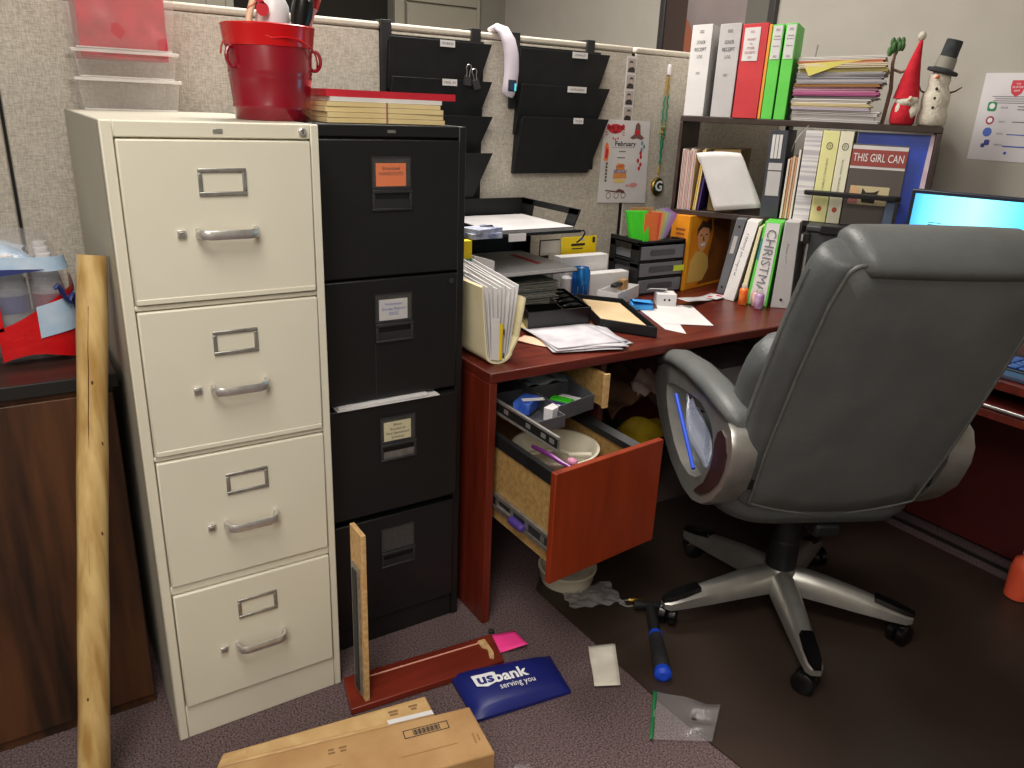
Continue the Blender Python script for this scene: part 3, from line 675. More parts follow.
def bikes(q):
    for cx in (1.750,1.788,1.822):
        for k in range(16):
            a0,a1=2*pi*k/16,2*pi*(k+1)/16
            if cx>1.73: q.quad(*[Vector((cx+r*cos(a),yF-.0006,1.068+r*sin(a))) for r,a in ((.012,a0),(.012,a1),(.0095,a1),(.0095,a0))])
    poly(q,(1.750,yF,1.075),X,Z,[(-.018,.010),(.03,.004),(.034,.009),(-.016,.014)]); poly(q,(1.806,yF,1.078),X,Z,[(-.028,.004),(.02,-.004),(.02,.006),(-.006,.014)])
fl(plain('brown print',(110,72,60),.7),bikes,'motorcycle_picture')
# necklace
c=thing('bead_necklace','green and gold bead necklace with round letter G pendant hung on partition','necklace',(1.99,YP,1.09))
MB().bx(1.984,1.996,YP-.014,YP,1.498,1.535).build('hook',M_whitepl,c,bevel=.003)
Mgr=plain('green bead',(24,132,92),.3); Mgo=plain('gold bead',(176,142,60),.3)
g=[MB(),MB()]
for k in range(64):
    t=k/63; z=1.502-.355*t; sp=.009*(1-abs(2*min(t*1.25,1)-1)**2)*.9+.0015
    for s_ in (-1,1):
        i=1 if (t<.22 or .48<t<.60 and k%2 or t>.92) else 0
        g[i].ball((1.991+s_*sp-.001*t+.002*sin(k),YP-.006,z+.002*s_),.0034,8)
for k in range(14):
    a=k*1.9; g[k%2].ball((1.986+.009*cos(a),YP-.010,1.300+.018*sin(a*1.3)),.0036,8)
for i,mm in enumerate((Mgr,Mgo)):
    o=g[i].build('beads',mm,c); o['label']=['green beads','gold beads'][i]; o['kind']='stuff'
pc=(1.987,YP,1.098)
Rx=Matrix.Rotation(pi/2,4,'X')
MB().lathe([(.029,.0),(.0335,.004),(.0335,.012),(.030,.015),(.0001,.015)],pc,32,Rx,sx=.88,sy=1.0).build('pendant',M_brass,c)
MB().lathe([(.026,.015),(.026,.0165),(.0001,.0165)],pc,32,Rx,sx=.9).build('pendant_face',plain('dark green enamel',(20,58,40),.4),c)
text('G',(1.987,YP-.0168,1.098),X,Z,width=.037,size=.052,m=M_whiteprint,parent=c,bold=.03)
#PART_DESK
# ------------------------------------------------------------------ desk with pedestal
YF=.026
c=thing('desk','mahogany L-shaped office desk with open file drawer','desk',(1.5,.4,0))
top=MB().prism([(.80,YF),(1.965,YF),(1.985,YF-.03),(1.985,-1.5),(XR-.004,-1.5),(XR-.004,YP-.006),(.80,YP-.006)],'z',ZD-.027,ZD)
top.build('top',M_maho,c,bevel=.003)
MB().bx(.80,.822,YF+.002,YP-.01,0,ZD-.0275).build('side_panel',M_mahov,c,bevel=.0015)
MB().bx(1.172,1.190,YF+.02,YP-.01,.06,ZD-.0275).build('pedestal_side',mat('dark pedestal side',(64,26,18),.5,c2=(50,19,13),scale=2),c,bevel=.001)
MB().bx(.823,1.171,.70,.715,.06,ZD-.028).build('pedestal_back',M_mahov,c)
MB().bx(2.49,2.505,-1.5,.55,.02,ZD-.028).build('modesty_shade_panel',mat('dark red panel',(86,26,26),.5,c2=(72,20,20),scale=3),c)
MB().bx(1.192,2.48,.700,.712,.02,ZD-.028).build('modesty_shade_panel',mat('dark red panel',(86,26,26),.5,c2=(72,20,20),scale=3),c)  # added dark panel hiding the pale partition so the knee space reads shaded
# keyboard tray under the return
t=MB().bx(1.985,2.30,-1.35,-.30,.655,.668).build('keyboard_tray',mat('dark red tray',(104,40,36),.4,c2=(90,32,28),scale=3),c,bevel=.002)
MB().bx(1.978,1.986,-1.35,-.30,.664,.671).build('tray_edge_strip',M_chrome,t,bevel=.001)
MB().bx(1.983,1.988,-1.35,-.30,.634,.655).build('tray_front',M_maho,t,bevel=.001)
# file drawer, pulled out
def DW(x,y,z): return Vector((x,y,z))
fr=MB(); A,B=(.8235,-.238),(1.190,-.203); dx,dy=B[0]-A[0],B[1]-A[1]; L=hypot(dx,dy); nx,ny=-dy/L,dx/L; th=.018
fr.hexa([(A[0],A[1],.281),(B[0],B[1],.281),(B[0]+nx*th,B[1]+ny*th,.281),(A[0]+nx*th,A[1]+ny*th,.281)],[(A[0],A[1],.577),(B[0],B[1],.577),(B[0]+nx*th,B[1]+ny*th,.577),(A[0]+nx*th,A[1]+ny*th,.577)])
drw=MB().bx(.853,1.135,-.16,.40,.318,.325).build('file_drawer',M_ply,c)
fr.build('drawer_front',M_mahored,drw,bevel=.002)
MB().hexa([(.842,-.222,.315),(.854,-.222,.315),(.854,.40,.315),(.842,.40,.315)],[(.842,-.222,.535),(.854,-.222,.535),(.854,.40,.535),(.842,.40,.535)]).build('drawer_side',M_ply,drw,bevel=.001)
MB().bx(1.125,1.137,-.190,.40,.315,.545).build('drawer_side',M_ply,drw,bevel=.001)
MB().bx(.854,1.125,.388,.40,.326,.52).build('drawer_back',M_ply,drw)
MB().prism([(.838,.528),(.838,.562),(.846,.568),(.862,.552),(.862,.528)],'y',-.218,.40).build('hanging_rail',M_blackp,drw)
MB().prism([(1.118,.538),(1.118,.556),(1.136,.566),(1.142,.560),(1.142,.538)],'y',-.188,.40).build('hanging_rail',M_blackp,drw)
sl=MB().use(0).bx(.832,.8415,-.215,.40,.352,.362).bx(.832,.8415,-.215,.40,.388,.398).use(1).bx(.836,.8415,-.215,.40,.362,.388)
for k in range(7): sl.use(0).bx(.8345,.836,-.19+.07*k,-.175+.07*k,.366,.384)
sl.build('drawer_slide',[M_steel,M_blackm2],drw)
# upper drawer remains: right side board and its long slide
ud=MB().bx(1.148,1.160,.0,.52,.603,.695).build('upper_drawer_side',M_ply,c)
MB().bx(1.143,1.161,-.006,.001,.601,.698).build('upper_drawer_edge',M_plyl,c)
MB().bx(.86,1.148,.05,.52,.600,.606).build('upper_drawer_bottom',M_ply,c)
sl=MB().use(2).bx(.838,.8455,-.216,.30,.652,.658).bx(.838,.8455,-.216,.30,.620,.626).use(0).bx(.842,.844,-.216,.30,.626,.652)
s2=sl.use(1).bx(.840,.842,-.21,.20,.627,.651)
for yy in (-.20,-.165,-.10,.0): sl.use(2).bx(.8385,.840,yy,yy+.018,.634,.645)
sl.build('upper_drawer_slide',[M_steel,M_blackp,M_chrome],c)
# grey organiser in the upper drawer
c=thing('drawer_organizer','dark grey plastic compartment tray in upper desk drawer','tray',(1.0,.1,.606))
def trayw(mb,pts,z0,z1,th=.003):
    n=len(pts)
    for i in range(n):
        a=Vector((*pts[i],0)); b=Vector((*pts[(i+1)%n],0)); t=(b-a).normalized(); nn=Vector((-t.y,t.x,0))*th
        mb.hexa([(*a.xy,z0),(*b.xy,z0),(*(b+nn).xy,z0),(*(a+nn).xy,z0)],[(*a.xy,z1),(*b.xy,z1),(*(b+nn).xy,z1),(*(a+nn).xy,z1)])
    mb.prism(pts,'z',z0,z0+th)
m=MB(); trayw(m,[(.858,-.085),(.965,-.075),(.985,.30),(.858,.30)],.607,.640); trayw(m,[(.968,-.040),(1.108,-.010),(1.142,.28),(.988,.30)],.607,.650)
m.bx(.985,1.118,.12,.124,.607,.645).bx(.86,.975,.14,.144,.607,.637)
m.build('tray',M_graytray,c,bevel=.001)
def smallbox(name,label,cat,ctr,size,m,rz=0,group=None,bevel=.001,tilt=0):
    R=Matrix.Rotation(rz,4,'Z')@Matrix.Rotation(tilt,4,'Y')
    return tag(MB().obx(ctr,size,R).build(name,m,bevel=bevel),label,cat,group)
smallbox('printed_packet','blue printed packet in grey drawer tray','packet',(.925,.045,.634),(.075,.045,.030),mat('blue packet print',(30,72,180),.3,c2=(90,130,220),scale=30),.6)
smallbox('paper_tag','white label strip lying on blue packet in drawer tray','label',(.935,.030,.651),(.060,.018,.002),M_white,-.3)
smallbox('white_clip','white plastic dispenser beside blue packet in drawer tray','dispenser',(.955,-.030,.632),(.042,.026,.034),M_whitepl,.4)
smallbox('sticky_flags','purple flag pad in right side of drawer tray','sticky pad',(1.03,.045,.614),(.035,.06,.008),M_purple,.5)
smallbox('sticky_flags','green flag pad in right side of drawer tray','sticky pad',(1.052,.060,.618),(.03,.06,.010),M_neon,.5)
smallbox('sticky_flags','white flag pad next to green one in drawer tray','sticky pad',(1.082,.065,.616),(.03,.06,.008),M_white,.5)
smallbox('sticky_flags','red flag pad at front of drawer tray','sticky pad',(1.045,.005,.613),(.045,.014,.006),M_red,.1)
bl=MB().grid(16,16,lambda i,j:(.985+.15*i,.13+.14*j,.645+.018*sin(i*pi)*sin(j*pi)+.005*sin(i*13+j*9)))
tag(bl.build('plastic_pouch',mat('grey blue film',(112,128,142),.2,c2=(150,164,172),scale=20,bump=.6),solid=.002),'greyish clear pouch at back of upper drawer tray','pouch')
# in the file drawer: divided dish
c=thing('divided_dish','cream round divided dish inside open file drawer','dish',(1.045,.03,.40))
dc=(1.040,.040,.0); zc=.515
MB().lathe([(.055,zc-.055),(.09,zc-.05),(.112,zc-.006),(.119,zc),(.119,zc+.004),(.112,zc+.004),(.104,zc-.008),(.086,zc-.046),(.0001,zc-.048)],(.995,.0,0),40).build('bowl',M_offwhite,c,smooth=50)
pts=[(1.005+.10*cos(a),.045+.10*sin(a)) for a in (0,)]
dv=MB().tube([(0.995+.100*cos(-.9),.0+.10*sin(-.9),zc-.004),(1.01,-.045,zc-.006),(1.0,.0,zc-.006),(1.02,.045,zc-.006),(0.995+.100*cos(1.1),.0+.10*sin(1.1),zc-.004)],.006,8)
dv.tube([(.895,.0,zc-.004),(.95,.005,zc-.006),(1.0,.0,zc-.006)],.006,8)
dv.build('divider',M_offwhite,c)
MB().lathe([(.05,.3255),(.058,.335),(.058,zc-.052)],(.995,.0,0),30).build('foot',M_offwhite,c)
o=tag(MB().tube([(.885,-.05,.560),(.900,-.11,.556),(.905,-.15,.552),(.912,-.18,.550)],[.005,.006,.005,.003],8).build('pen',plain('magenta plastic',(140,60,150),.35)),'purple pen lying along left rail of open file drawer','pen')
o=tag(MB().ball((.925,-.165,.557),(.012,.016,.009),12).build('eraser',plain('pink eraser',(190,120,150),.6)),'small pink eraser near purple pen in file drawer','eraser')
o=tag(MB().tube([(.829,.015,.372),(.829,-.05,.372)],.0045,10).build('pen',M_steel),'silver pen tip stuck in the drawer slide gap','pen')
o=tag(MB().lathe([(.011,0),(.012,.01),(.011,.05),(.006,.055)],(.827,-.055,.366),14,Matrix.Rotation(pi/2,4,'X')).build('purple_cap',M_purple),'purple plastic cap resting on file drawer slide','cap')
#PART_DESKTOP
# ------------------------------------------------------------------ on the desk
z=ZD+.0005
# expanding folder
c=thing('expanding_file','manila expanding file stuffed with white folders on front desk corner','expanding file',(.86,.2,z))
def sheetY(mb,x_f,x_b,y0,y1,zb_,zt_f,zt_b,lean,th=.003):
    mb.hexa([(x_f,y0,zb_),(x_f+th,y0,zb_),(x_b+th,y1,zb_),(x_b,y1,zb_)],[(x_f+lean,y0,zt_f),(x_f+lean+th,y0,zt_f),(x_b+lean+th,y1,zt_b),(x_b+lean,y1,zt_b)])
m=MB()
up=[]
for k in range(11):
    a=pi+pi*k/10; up.append((.860+.040*cos(a),z+.028+.028*sin(a)))
outer=[(.800+.002,z+.205)]+[(.812,z+.10)]+up+[(.918,z+.06),(.935,z+.165)]
inn=[(x+(.004 if x<.86 else -.004),zz+.004) for x,zz in outer]
for i in range(len(outer)-1):
    m.hexa([(outer[i][0],.085,outer[i][1]),(outer[i+1][0],.085,outer[i+1][1]),(outer[i+1][0],.335,outer[i+1][1]),(outer[i][0],.335,outer[i][1])],
           [(inn[i][0],.085,inn[i][1]),(inn[i+1][0],.085,inn[i+1][1]),(inn[i+1][0],.335,inn[i+1][1]),(inn[i][0],.335,inn[i][1])])
m.build('wrap',M_manila2,c,smooth=40)
m=MB()
for k in range(9):
    xb=.830+.0075*k
    sheetY(m,xb,xb,.088+.002*(k%3),.33,z+.012,z+.200+.004*(k%3)-.001*k,z+.225-.004*(k%2),-.022+.0058*k,.0022)
m.build('folder_pack',M_white,c); 
m=MB()
for k in range(5): sheetY(m,.826+.006*k,.826+.006*k,.20,.33,z+.012,z+.225-.004*k,z+.236,-.02+.004*k,.002)
m.build('papers',M_paper2,c)
MB().hexa([(.836,.0825,z+.016),(.858,.0825,z+.010),(.858,.0845,z+.010),(.836,.0845,z+.016)],[(.832,.0825,z+.125),(.856,.0825,z+.120),(.856,.0845,z+.120),(.832,.0845,z+.125)]).build('front_card',M_white,c)
MB().hexa([(.8575,.0815,z+.012),(.866,.0815,z+.012),(.866,.0845,z+.012),(.8575,.0845,z+.012)],[(.857,.0815,z+.110),(.866,.0815,z+.105),(.866,.0845,z+.105),(.857,.0845,z+.110)]).build('yellow_tab',M_yellow,c)
MB().ball((.871,.083,z+.085),(.002,.002,.009),8).ball((.872,.083,z+.022),(.002,.002,.008),8).build('brown_clasp',M_dbrown,c)
# letter trays
c=thing('letter_tray','black stacking letter tray of two tiers by the partition','letter tray',(1.2,.6,z))
x0,x1,y0,y1=.985,1.350,.415,.745
for kk,zt_ in enumerate((.885,1.008)):
    m=MB(); m.bx(x0,x1,y0,y1,zt_,zt_+.004)
    m.bx(x0,x1,y1-.004,y1,zt_,zt_+.068); m.bx(x0,x0+.004,y0,y1,zt_,zt_+.03)
    if kk==1:   # right wall with a rounded window
        m.prism([(y0+.035,zt_),(y1,zt_),(y1,zt_+.010),(y0+.060,zt_+.010)],'x',x1-.006,x1)
        m.prism([(y0+.0,zt_+.068),(y1,zt_+.068),(y1,zt_+.048),(y0+.012,zt_+.048)],'x',x1-.006,x1)
        m.prism([(y0+.0,zt_+.068),(y0+.055,zt_+.068),(y0+.085,zt_),(y0+.035,zt_)],'x',x1-.006,x1)
        m.prism([(y1-.06,zt_),(y1,zt_),(y1,zt_+.068),(y1-.075,zt_+.068)],'x',x1-.006,x1)
    else: m.bx(x1-.004,x1,y1-.06,y1,zt_,zt_+.068)
    m.bx(x0,x1,y0-.006,y0,zt_-.002,zt_+.007)
    m.build('tier',M_blackp,c,bevel=.0015)
for px,py in ((x0+.01,y1-.012),(x1-.03,y1-.012),(x0+.006,y0+.12)):
    MB().bx(px,px+.02,py,py+.01,z,1.009).build('riser',M_blackp,c,bevel=.001)
MB().bx(x0,x1-.02,y1-.02,y1-.004,z+.001,.885).bx(x0,x0+.004,y0+.1,y1-.02,z+.001,.885).build('base_frame',M_blackp,c)
MB().bx(1.082,1.142,y0-.0085,y0-.006,.992,1.014).build('label_card',M_white,c)
pts=[(x1-.012,y0-.004,1.010),(x1+.010,y0-.004,1.012),(x1+.020,y0+.0,1.004),(x1+.018,y0+.01,.985),(x1+.004,y0+.02,.970)]
MB().tube(pts,.0026,8).build('wire_loop',M_blackp,c)
pts=[(x0,y0-.004,1.04),(1.02,y0-.012,1.043),(1.034,y0-.012,1.03),(1.034,y0-.01,1.006)]
MB().tube(pts,.0025,8).build('wire_loop',M_blackp,c)
def pstack(x0,x1,y0,y1,z0,n,label,m=M_white,th=.0016,jit=.004,name='paper_stack',cat='papers',curl=0,rz=0,rot0=0):
    mb=MB(); cx,cy=(x0+x1)/2,(y0+y1)/2
    for k in range(n):
        s=len(mb.v); dx,dy=random.uniform(-jit,jit),random.uniform(-jit,jit)
        mb.bx(x0+dx,x1+dx,y0+dy,y1+dy,z0+th*k,z0+th*(k+.8))
        mb.xf(Matrix.Translation((cx,cy,0))@Matrix.Rotation(rot0+random.uniform(-rz,rz),4,'Z')@Matrix.Translation((-cx,-cy,0)),s)
    return tag(mb.build(name,m),label,cat)
pstack(1.02,1.335,.43,.725,1.0125,9,'sheets lying in the upper black letter tray',M_paper2,.0012,.003)
pstack(1.03,1.335,.400,.725,.8895,7,'sheets lying in the lower black letter tray',M_paper2,.0012,.004)
tag(MB().bx(1.25,1.27,.50,.66,.8985,.8992).build('red_slip',M_red),'red edged slip on papers in lower letter tray','slip')
pstack(.995,1.285,.43,.68,z,44,'thick grey paper ream on desk beneath letter trays',mat('greenish grey papers',(150,148,138),.8,c2=(104,102,94),scale=60,stretch=(1,1,14)),.0026,.009)
bx=tag(MB().hexa([(.925,.337,ZD+.001),(.992,.337,ZD+.001),(.992,.375,ZD+.001),(.925,.375,ZD+.001)],[(.925,.337,.973),(.992,.337,.954),(.992,.375,.954),(.925,.375,.973)]).build('envelope_box',M_white),'tall white box end standing right behind the manila expanding file','box')
bx2=tag(MB().bx(.985,1.05,.395,.404,ZD+.001,.905).build('note_card',M_paper2),'grey white card standing behind tall white box end','card')
yb=tag(MB().bx(.896,.922,.345,.375,z,1.014).use(1).bx(.8965,.9215,.3442,.345,.945,.965).build('supply_box',[M_yellow,plain('teal print box',(60,150,140),.6)],bevel=.001),'tall yellow box partly hidden by black cabinet edge','box')
gl=MB()
gl.bx(.93,1.03,.36,.44,1.0135,1.028).obx((.985,.40,1.034),(.10,.07,.012),rz=.3)
tag(gl.build('magazine_pile',mat('mixed print paper',(186,190,204),.6,c2=(110,116,150),scale=40)),'colourful magazine edges at left end of top letter tray','magazines')
# black compartment organiser
c=thing('desk_organizer','black plastic desk tray with small compartments on papers','desk organizer',(1.2,.4,z))
zo=.7545
O=[(1.083,.288),(1.297,.266),(1.372,.505),(1.215,.600)]
m=MB()
def tray4(m,pts,z0,z1,th=.004,flr=True):
    n=len(pts); cx=sum(p[0] for p in pts)/n; cy=sum(p[1] for p in pts)/n
    ins=[]
    for p in pts:
        v=Vector((cx-p[0],cy-p[1])); v.normalize(); ins.append((p[0]+v.x*th*1.5,p[1]+v.y*th*1.5))
    for i in range(n):
        j=(i+1)%n
        m.hexa([(*pts[i],z0),(*pts[j],z0),(*ins[j],z0),(*ins[i],z0)],[(*pts[i],z1),(*pts[j],z1),(*ins[j],z1),(*ins[i],z1)])
    if flr: m.prism(pts,'z',z0,z0+th)
tray4(m,O,zo,zo+.052)
def li(a,b,t): return (a[0]+(b[0]-a[0])*t,a[1]+(b[1]-a[1])*t)
def wall2(m,a,b,z0,z1,th=.003):
    d=Vector((b[0]-a[0],b[1]-a[1])).normalized(); n=Vector((-d.y,d.x))*th/2
    m.hexa([(a[0]-n.x,a[1]-n.y,z0),(b[0]-n.x,b[1]-n.y,z0),(b[0]+n.x,b[1]+n.y,z0),(a[0]+n.x,a[1]+n.y,z0)],[(a[0]-n.x,a[1]-n.y,z1),(b[0]-n.x,b[1]-n.y,z1),(b[0]+n.x,b[1]+n.y,z1),(a[0]+n.x,a[1]+n.y,z1)])
p=li(O[0],O[1],.56); q=li(O[3],O[2],.56); wall2(m,p,q,zo,zo+.050)
m.build('tray',M_shinyb,c,bevel=.001)
m=MB()
for t in (.22,.42,.62,.82):
    a=li(p,q,t); b=li(O[1],O[2],t); wall2(m,a,b,zo+.004,zo+.046)
    for s_ in (.35,):
        cc=li(a,b,.5); m.ball((cc[0],cc[1],zo+.046),(.034,.008,.008),10)
m.build('divider',M_shinyb,c,bevel=.001)
m=MB()
wall2(m,li(O[0],O[3],.34),li(p,q,.34),zo+.004,zo+.046); m.build('divider',M_shinyb,c)
# flat black tray with card liner
c=thing('flat_tray','shallow black tray with tan cardboard insert right of compartment organizer','tray',(1.4,.3,z))
F=[(1.272,.228),(1.402,.082),(1.545,.445),(1.395,.548)]
F=[(1.308,.232),(1.405,.086),(1.548,.412),(1.440,.535)]
m=MB(); tray4(m,F,z+.001,z+.034,.005); m.build('tray',M_blackp,c,bevel=.001)
m=MB().prism([(1.330,.262),(1.408,.138),(1.515,.388),(1.435,.485)],'z',z+.024,z+.027); m.build('card_insert',mat('tan card',(216,190,150),.8,c2=(206,178,136),scale=10),c)
# papers and folder under the organisers
pl=MB()
def irr(mb,ctr,w,h,rz,z0,z1,th,cur=.004):
    n=8; s=len(mb.v)
    mb.grid(n,n,lambda i,j:((i-.5)*w,(j-.5)*h,z0+cur*(sin(i*5+z0*900)*sin(j*4)+1)*.5)); 
    mb.xf(Matrix.Translation((*ctr,0))@Matrix.Rotation(rz,4,'Z'),s)
for k in range(9):
    n=9; st=len(pl.v); w_,h_=.205,.215; ph=k*1.7
    pl.grid(12,12,lambda i,j:((i-.5)*w_,(j-.5)*h_,z+.0016+.0015*k+.0042*(sin(i*6+ph)*sin(j*5+ph*.7)+1)*.5*(1-j)**1.2))
    pl.xf(Matrix.Translation((1.182+.018*sin(k*2.2),.176+.014*cos(k*1.7),0))@Matrix.Rotation(-.20+.17*sin(k*1.9),4,'Z'),st)
tag(pl.build('loose_papers',mat('rumpled paper',(206,202,206),.85,c2=(178,173,180),scale=14),solid=.001),'untidy white papers under black organizer at front desk edge','papers')
pl=MB(); irr(pl,(1.20,.335),.225,.16,-.12,z+.0100,0,.001,.0006)
tag(pl.build('manila_folder',M_manila,solid=.0014),'manila folder directly beneath black organizer on desk','folder')
pl=MB(); irr(pl,(1.06,.20),.06,.12,.5,z+.002,0,.001,.004); tag(pl.build('peach_paper',plain('peach paper',(226,190,160),.8),solid=.0015),'peach paper scrap by manila expanding file','paper')
# sheets on the right
m=MB(); m.prism([(1.500,.150),(1.525,.085),(1.690,.330),(1.60,.395)],'z',z,z+.0008); tag(m.build('paper_sheet',M_white),'white sheet under the shallow black tray corner','paper')
m=MB(); m.prism([(1.540,.200),(1.672,.114),(1.800,.340),(1.690,.400)],'z',z+.001,z+.0018); tag(m.build('paper_sheet',M_white),'white sheet pointing to right desk edge','paper')
# blue sticky pad
c=thing('sticky_note_pad','blue sticky note pad with lifted top note on white papers','sticky notes',(1.60,.37,z))
MB().prism([(1.560,.375),(1.625,.345),(1.665,.405),(1.600,.435)],'z',z+.002,z+.018).build('pad',M_lblue,c)
m=MB().grid(8,8,lambda i,j:(1.560+.065*i+.04*j,.375-.03*i+.06*j,z+.019+.034*(1-j)*(1-.6*i)*(.4+.6*j))); m.build('lifted_note',M_lblue,c,solid=.001)
# white box with lid open
c=thing('small_box','small white cardboard box with open flap on desk','box',(1.70,.37,z))
MB().obx((1.725,.395,z+.021),(.066,.062,.042),rz=-.55).build('box',M_white,c,bevel=.001)
MB().obx((1.712,.425,z+.047),(.060,.048,.002),Matrix.Rotation(-.55,4,'Z')@Matrix.Rotation(-.35,4,'X')).build('flap',M_white,c)
pr_=MB(); R=Matrix.Rotation(-.55,3,'Z'); ff=Vector((1.725,.395,z+.021))+R@Vector((0,-.0312,0))
[disc(MB(),ff+R@Vector((q,0,.002)),R@Vector(X),Z,.004).build('print_dot',M_ink,c) for q in (-.008,.008)]
m=MB().grid(14,3,lambda i,j:(1.755+.25*i,.315+.075*i+.055*(j),z+.003+.022*(1-i)**2*(1)+.002*sin(i*7)))
o=tag(m.build('paper_strip',M_paper2,solid=.001),'curling white paper strip running to the binders','paper strip')
m=MB().obx((1.965,.385,z+.0075),(.075,.048,.0012),rz=.25); o=tag(m.build('business_card',M_whitepl),'white card with red logos at end of paper strip','card')
m=MB(); R=Matrix.Rotation(.25,3,'Z'); poly(m,Vector((1.965,.385,z+.0082)),R@Vector(X),R@Vector(Y),[(-.03,.004),(-.012,.004),(-.012,.02),(-.03,.02)]); poly(m,Vector((1.965,.385,z+.0082)),R@Vector(X),R@Vector(Y),[(.008,-.014),(.026,-.014),(.026,.006),(.008,.006)]); m.build('red_logo',M_rprint,o)
# can
c=thing('drink_can','blue aluminium drink can beside white boxes on desk','can',(1.498,.582,z))
MB().lathe([(.022,z),(.027,z+.004),(.0315,z+.012),(.0315,z+.096),(.0265,z+.108),(.0265,z+.111),(.0245,z+.111),(.0235,z+.107),(.0001,z+.106)],(1.498,.582,0),32).build('body',M_canblue,c,smooth=50)
MB().bx(1.490,1.506,.574,.590,z+.107,z+.109).build('pull_tab',M_chrome,c)
MB().lathe([(.0317,z+.018),(.0317,z+.05)],(1.498,.582,0),10,Matrix.Rotation(-1.9,4,'Z')).build('label_band',mat('can orange print',(60,90,140),.3,c2=(170,120,60),scale=40),c)
o=tag(MB().lathe([(.017,z),(.018,z+.01),(.018,z+.075),(.011,z+.085),(.011,z+.098)],(1.445,.595,0),20).build('correction_bottle',M_whitepl),'white small bottle left of blue can','bottle')
# white box pile
smallbox('tape_box','wide white box standing behind blue can, under yellow pack','box',(1.545,.648,z+.07),(.205,.045,.14),M_white,-.02)
smallbox('tape_box','long low white box in front of the wide white box','box',(1.60,.590,z+.043),(.20,.045,.086),M_white,-.03)
c=thing('open_box','open white tray box with dark clip and brown scrap inside','box',(1.6,.5,z),0)
m=MB(); trayw(m,[(1.512,.505),(1.548,.438),(1.712,.518),(1.676,.580)],z,z+.045,.0025); m.build('tray',M_white,c)
o=tag(MB().obx((1.618,.53,z+.05),(.06,.025,.012),rz=.5).build('black_clip',M_blackp,bevel=.003),'black clip resting in open white tray box','clip')
o=tag(MB().obx((1.66,.545,z+.045),(.035,.022,.035),rz=.4).build('brown_scrap',M_cardb),'brown cardboard scrap in open white tray box','scrap')
# yellow blister pack
c=thing('blister_pack','yellow retail card standing behind white boxes','blister pack',(1.545,.70,z+.14))
MB().bx(1.492,1.650,.700,.702,z+.12,z+.195).build('card',M_yellow,c,bevel=.0008)
m=MB(); rowlines(m,(1.535,.700,z+.166),X,Z,[.062],.012,.009,align=1); rowlines(m,(1.538,.700,z+.152),X,Z,[.05],.012,.004,align=1); m.build('print_bars',M_ink,c)
m=MB(); poly(m,(1.580,.700,z+.186),X,Z,[(-.018,-.006),(.018,-.006),(.010,.001),(.006,.006),(-.006,.006),(-.010,.001)]); m.build('hang_hole',M_paper2,c)
m=MB(); poly(m,(1.636,.700,z+.180),X,Z,[(-.006,-.01),(.006,-.01),(.006,.01),(-.006,.01)]); m.build('print',M_ink,c)
c=thing('blister_pack','clear and black hanging pack left of yellow retail card','blister pack',(1.44,.70,z+.1))
MB().bx(1.400,1.486,.704,.7055,z+.08,z+.190).build('card',M_clearlip,c); MB().bx(1.402,1.44,.702,.7045,z+.11,z+.135).bx(1.402,1.425,.702,.7045,z+.085,z+.105).bx(1.400,1.404,.7025,.7045,z+.08,z+.19).bx(1.40,1.486,.7025,.7045,z+.186,z+.19).build('black_print',M_blackp,c)
smallbox('supply_carton','white box beneath the hanging packs, nearest the partition','box',(1.53,.725,z+.04),(.20,.08,.079),M_paper2,0)
# drawer unit
c=thing('mini_drawer_unit','black desktop unit of three smoky drawers near hutch','drawer unit',(1.83,.64,z))
dx0,dx1,dy0,dy1,dz=1.708,1.930,.530,.692,.182
m=MB()
m.bx(dx0,dx1,dy0,dy1,z+dz,z+dz+.006).bx(dx0,dx1,dy0,dy1,z,z+.005).bx(dx1-.005,dx1,dy0,dy1,z,z+dz).bx(dx0,dx1,dy1-.005,dy1,z,z+dz)
for k in (1,2): m.bx(dx0,dx1,dy0,dy1,z+.060*k,z+.060*k+.004)
# left side frame with windows
m.bx(dx0,dx0+.006,dy0,dy0+.045,z,z+dz).bx(dx0,dx0+.006,dy1-.03,dy1,z,z+dz).bx(dx0,dx0+.006,dy0,dy1,z+dz-.02,z+dz).bx(dx0,dx0+.006,dy0,dy1,z,z+.04)
m.bx(dx0,dx0+.006,dy0,dy1,z+.10,z+.115).bx(dx0,dx1,dy0,dy0+.012,z+dz,z+dz+.012).bx(dx0,dx0+.010,dy0,dy1,z+dz,z+dz+.018).bx(dx1-.01,dx1,dy0,dy1,z+dz,z+dz+.012)
m.build('frame',M_blackp,c,bevel=.001)
inner=[plain('smoky tint',(92,94,104),.4),mat('mixed bright supplies',(238,220,90),.6,c2=(226,120,150),scale=32,lo=.45,hi=.55),plain('smoky tint',(92,94,104),.4)]
for k in range(3):
    z0=z+.008+.060*k
    d=MB().bx(dx0+.010,dx1-.008,dy0-.002,dy0+.004,z0,z0+.048).bx(dx0+.010,dx0+.013,dy0,dy1-.02,z0,z0+.04).bx(dx1-.011,dx1-.008,dy0,dy1-.02,z0,z0+.04).bx(dx0+.01,dx1-.008,dy0,dy1-.02,z0,z0+.002).build('drawer',M_smoke,c,bevel=.002)
    MB().prism([(x+(dx0+dx1)/2,zz+z0+.024) for x,zz in rring(.12,.022,.009)],'y',dy0-.0045,dy0-.002).build('drawer_pull',mat('smoky pull',(70,72,80),.35),d)
    MB().bx(dx0+.02,dx1-.02,dy0+.006,dy1-.04,z0+.003,z0+.032).build('contents',inner[1] if k==1 else inner[0],d)
MB().bx(1.878,1.93,dy0-.0052,dy0-.002,z+.080,z+.100).build('yellow_note',plain('lime note',(206,224,60),.6),c)
zt=z+.1885
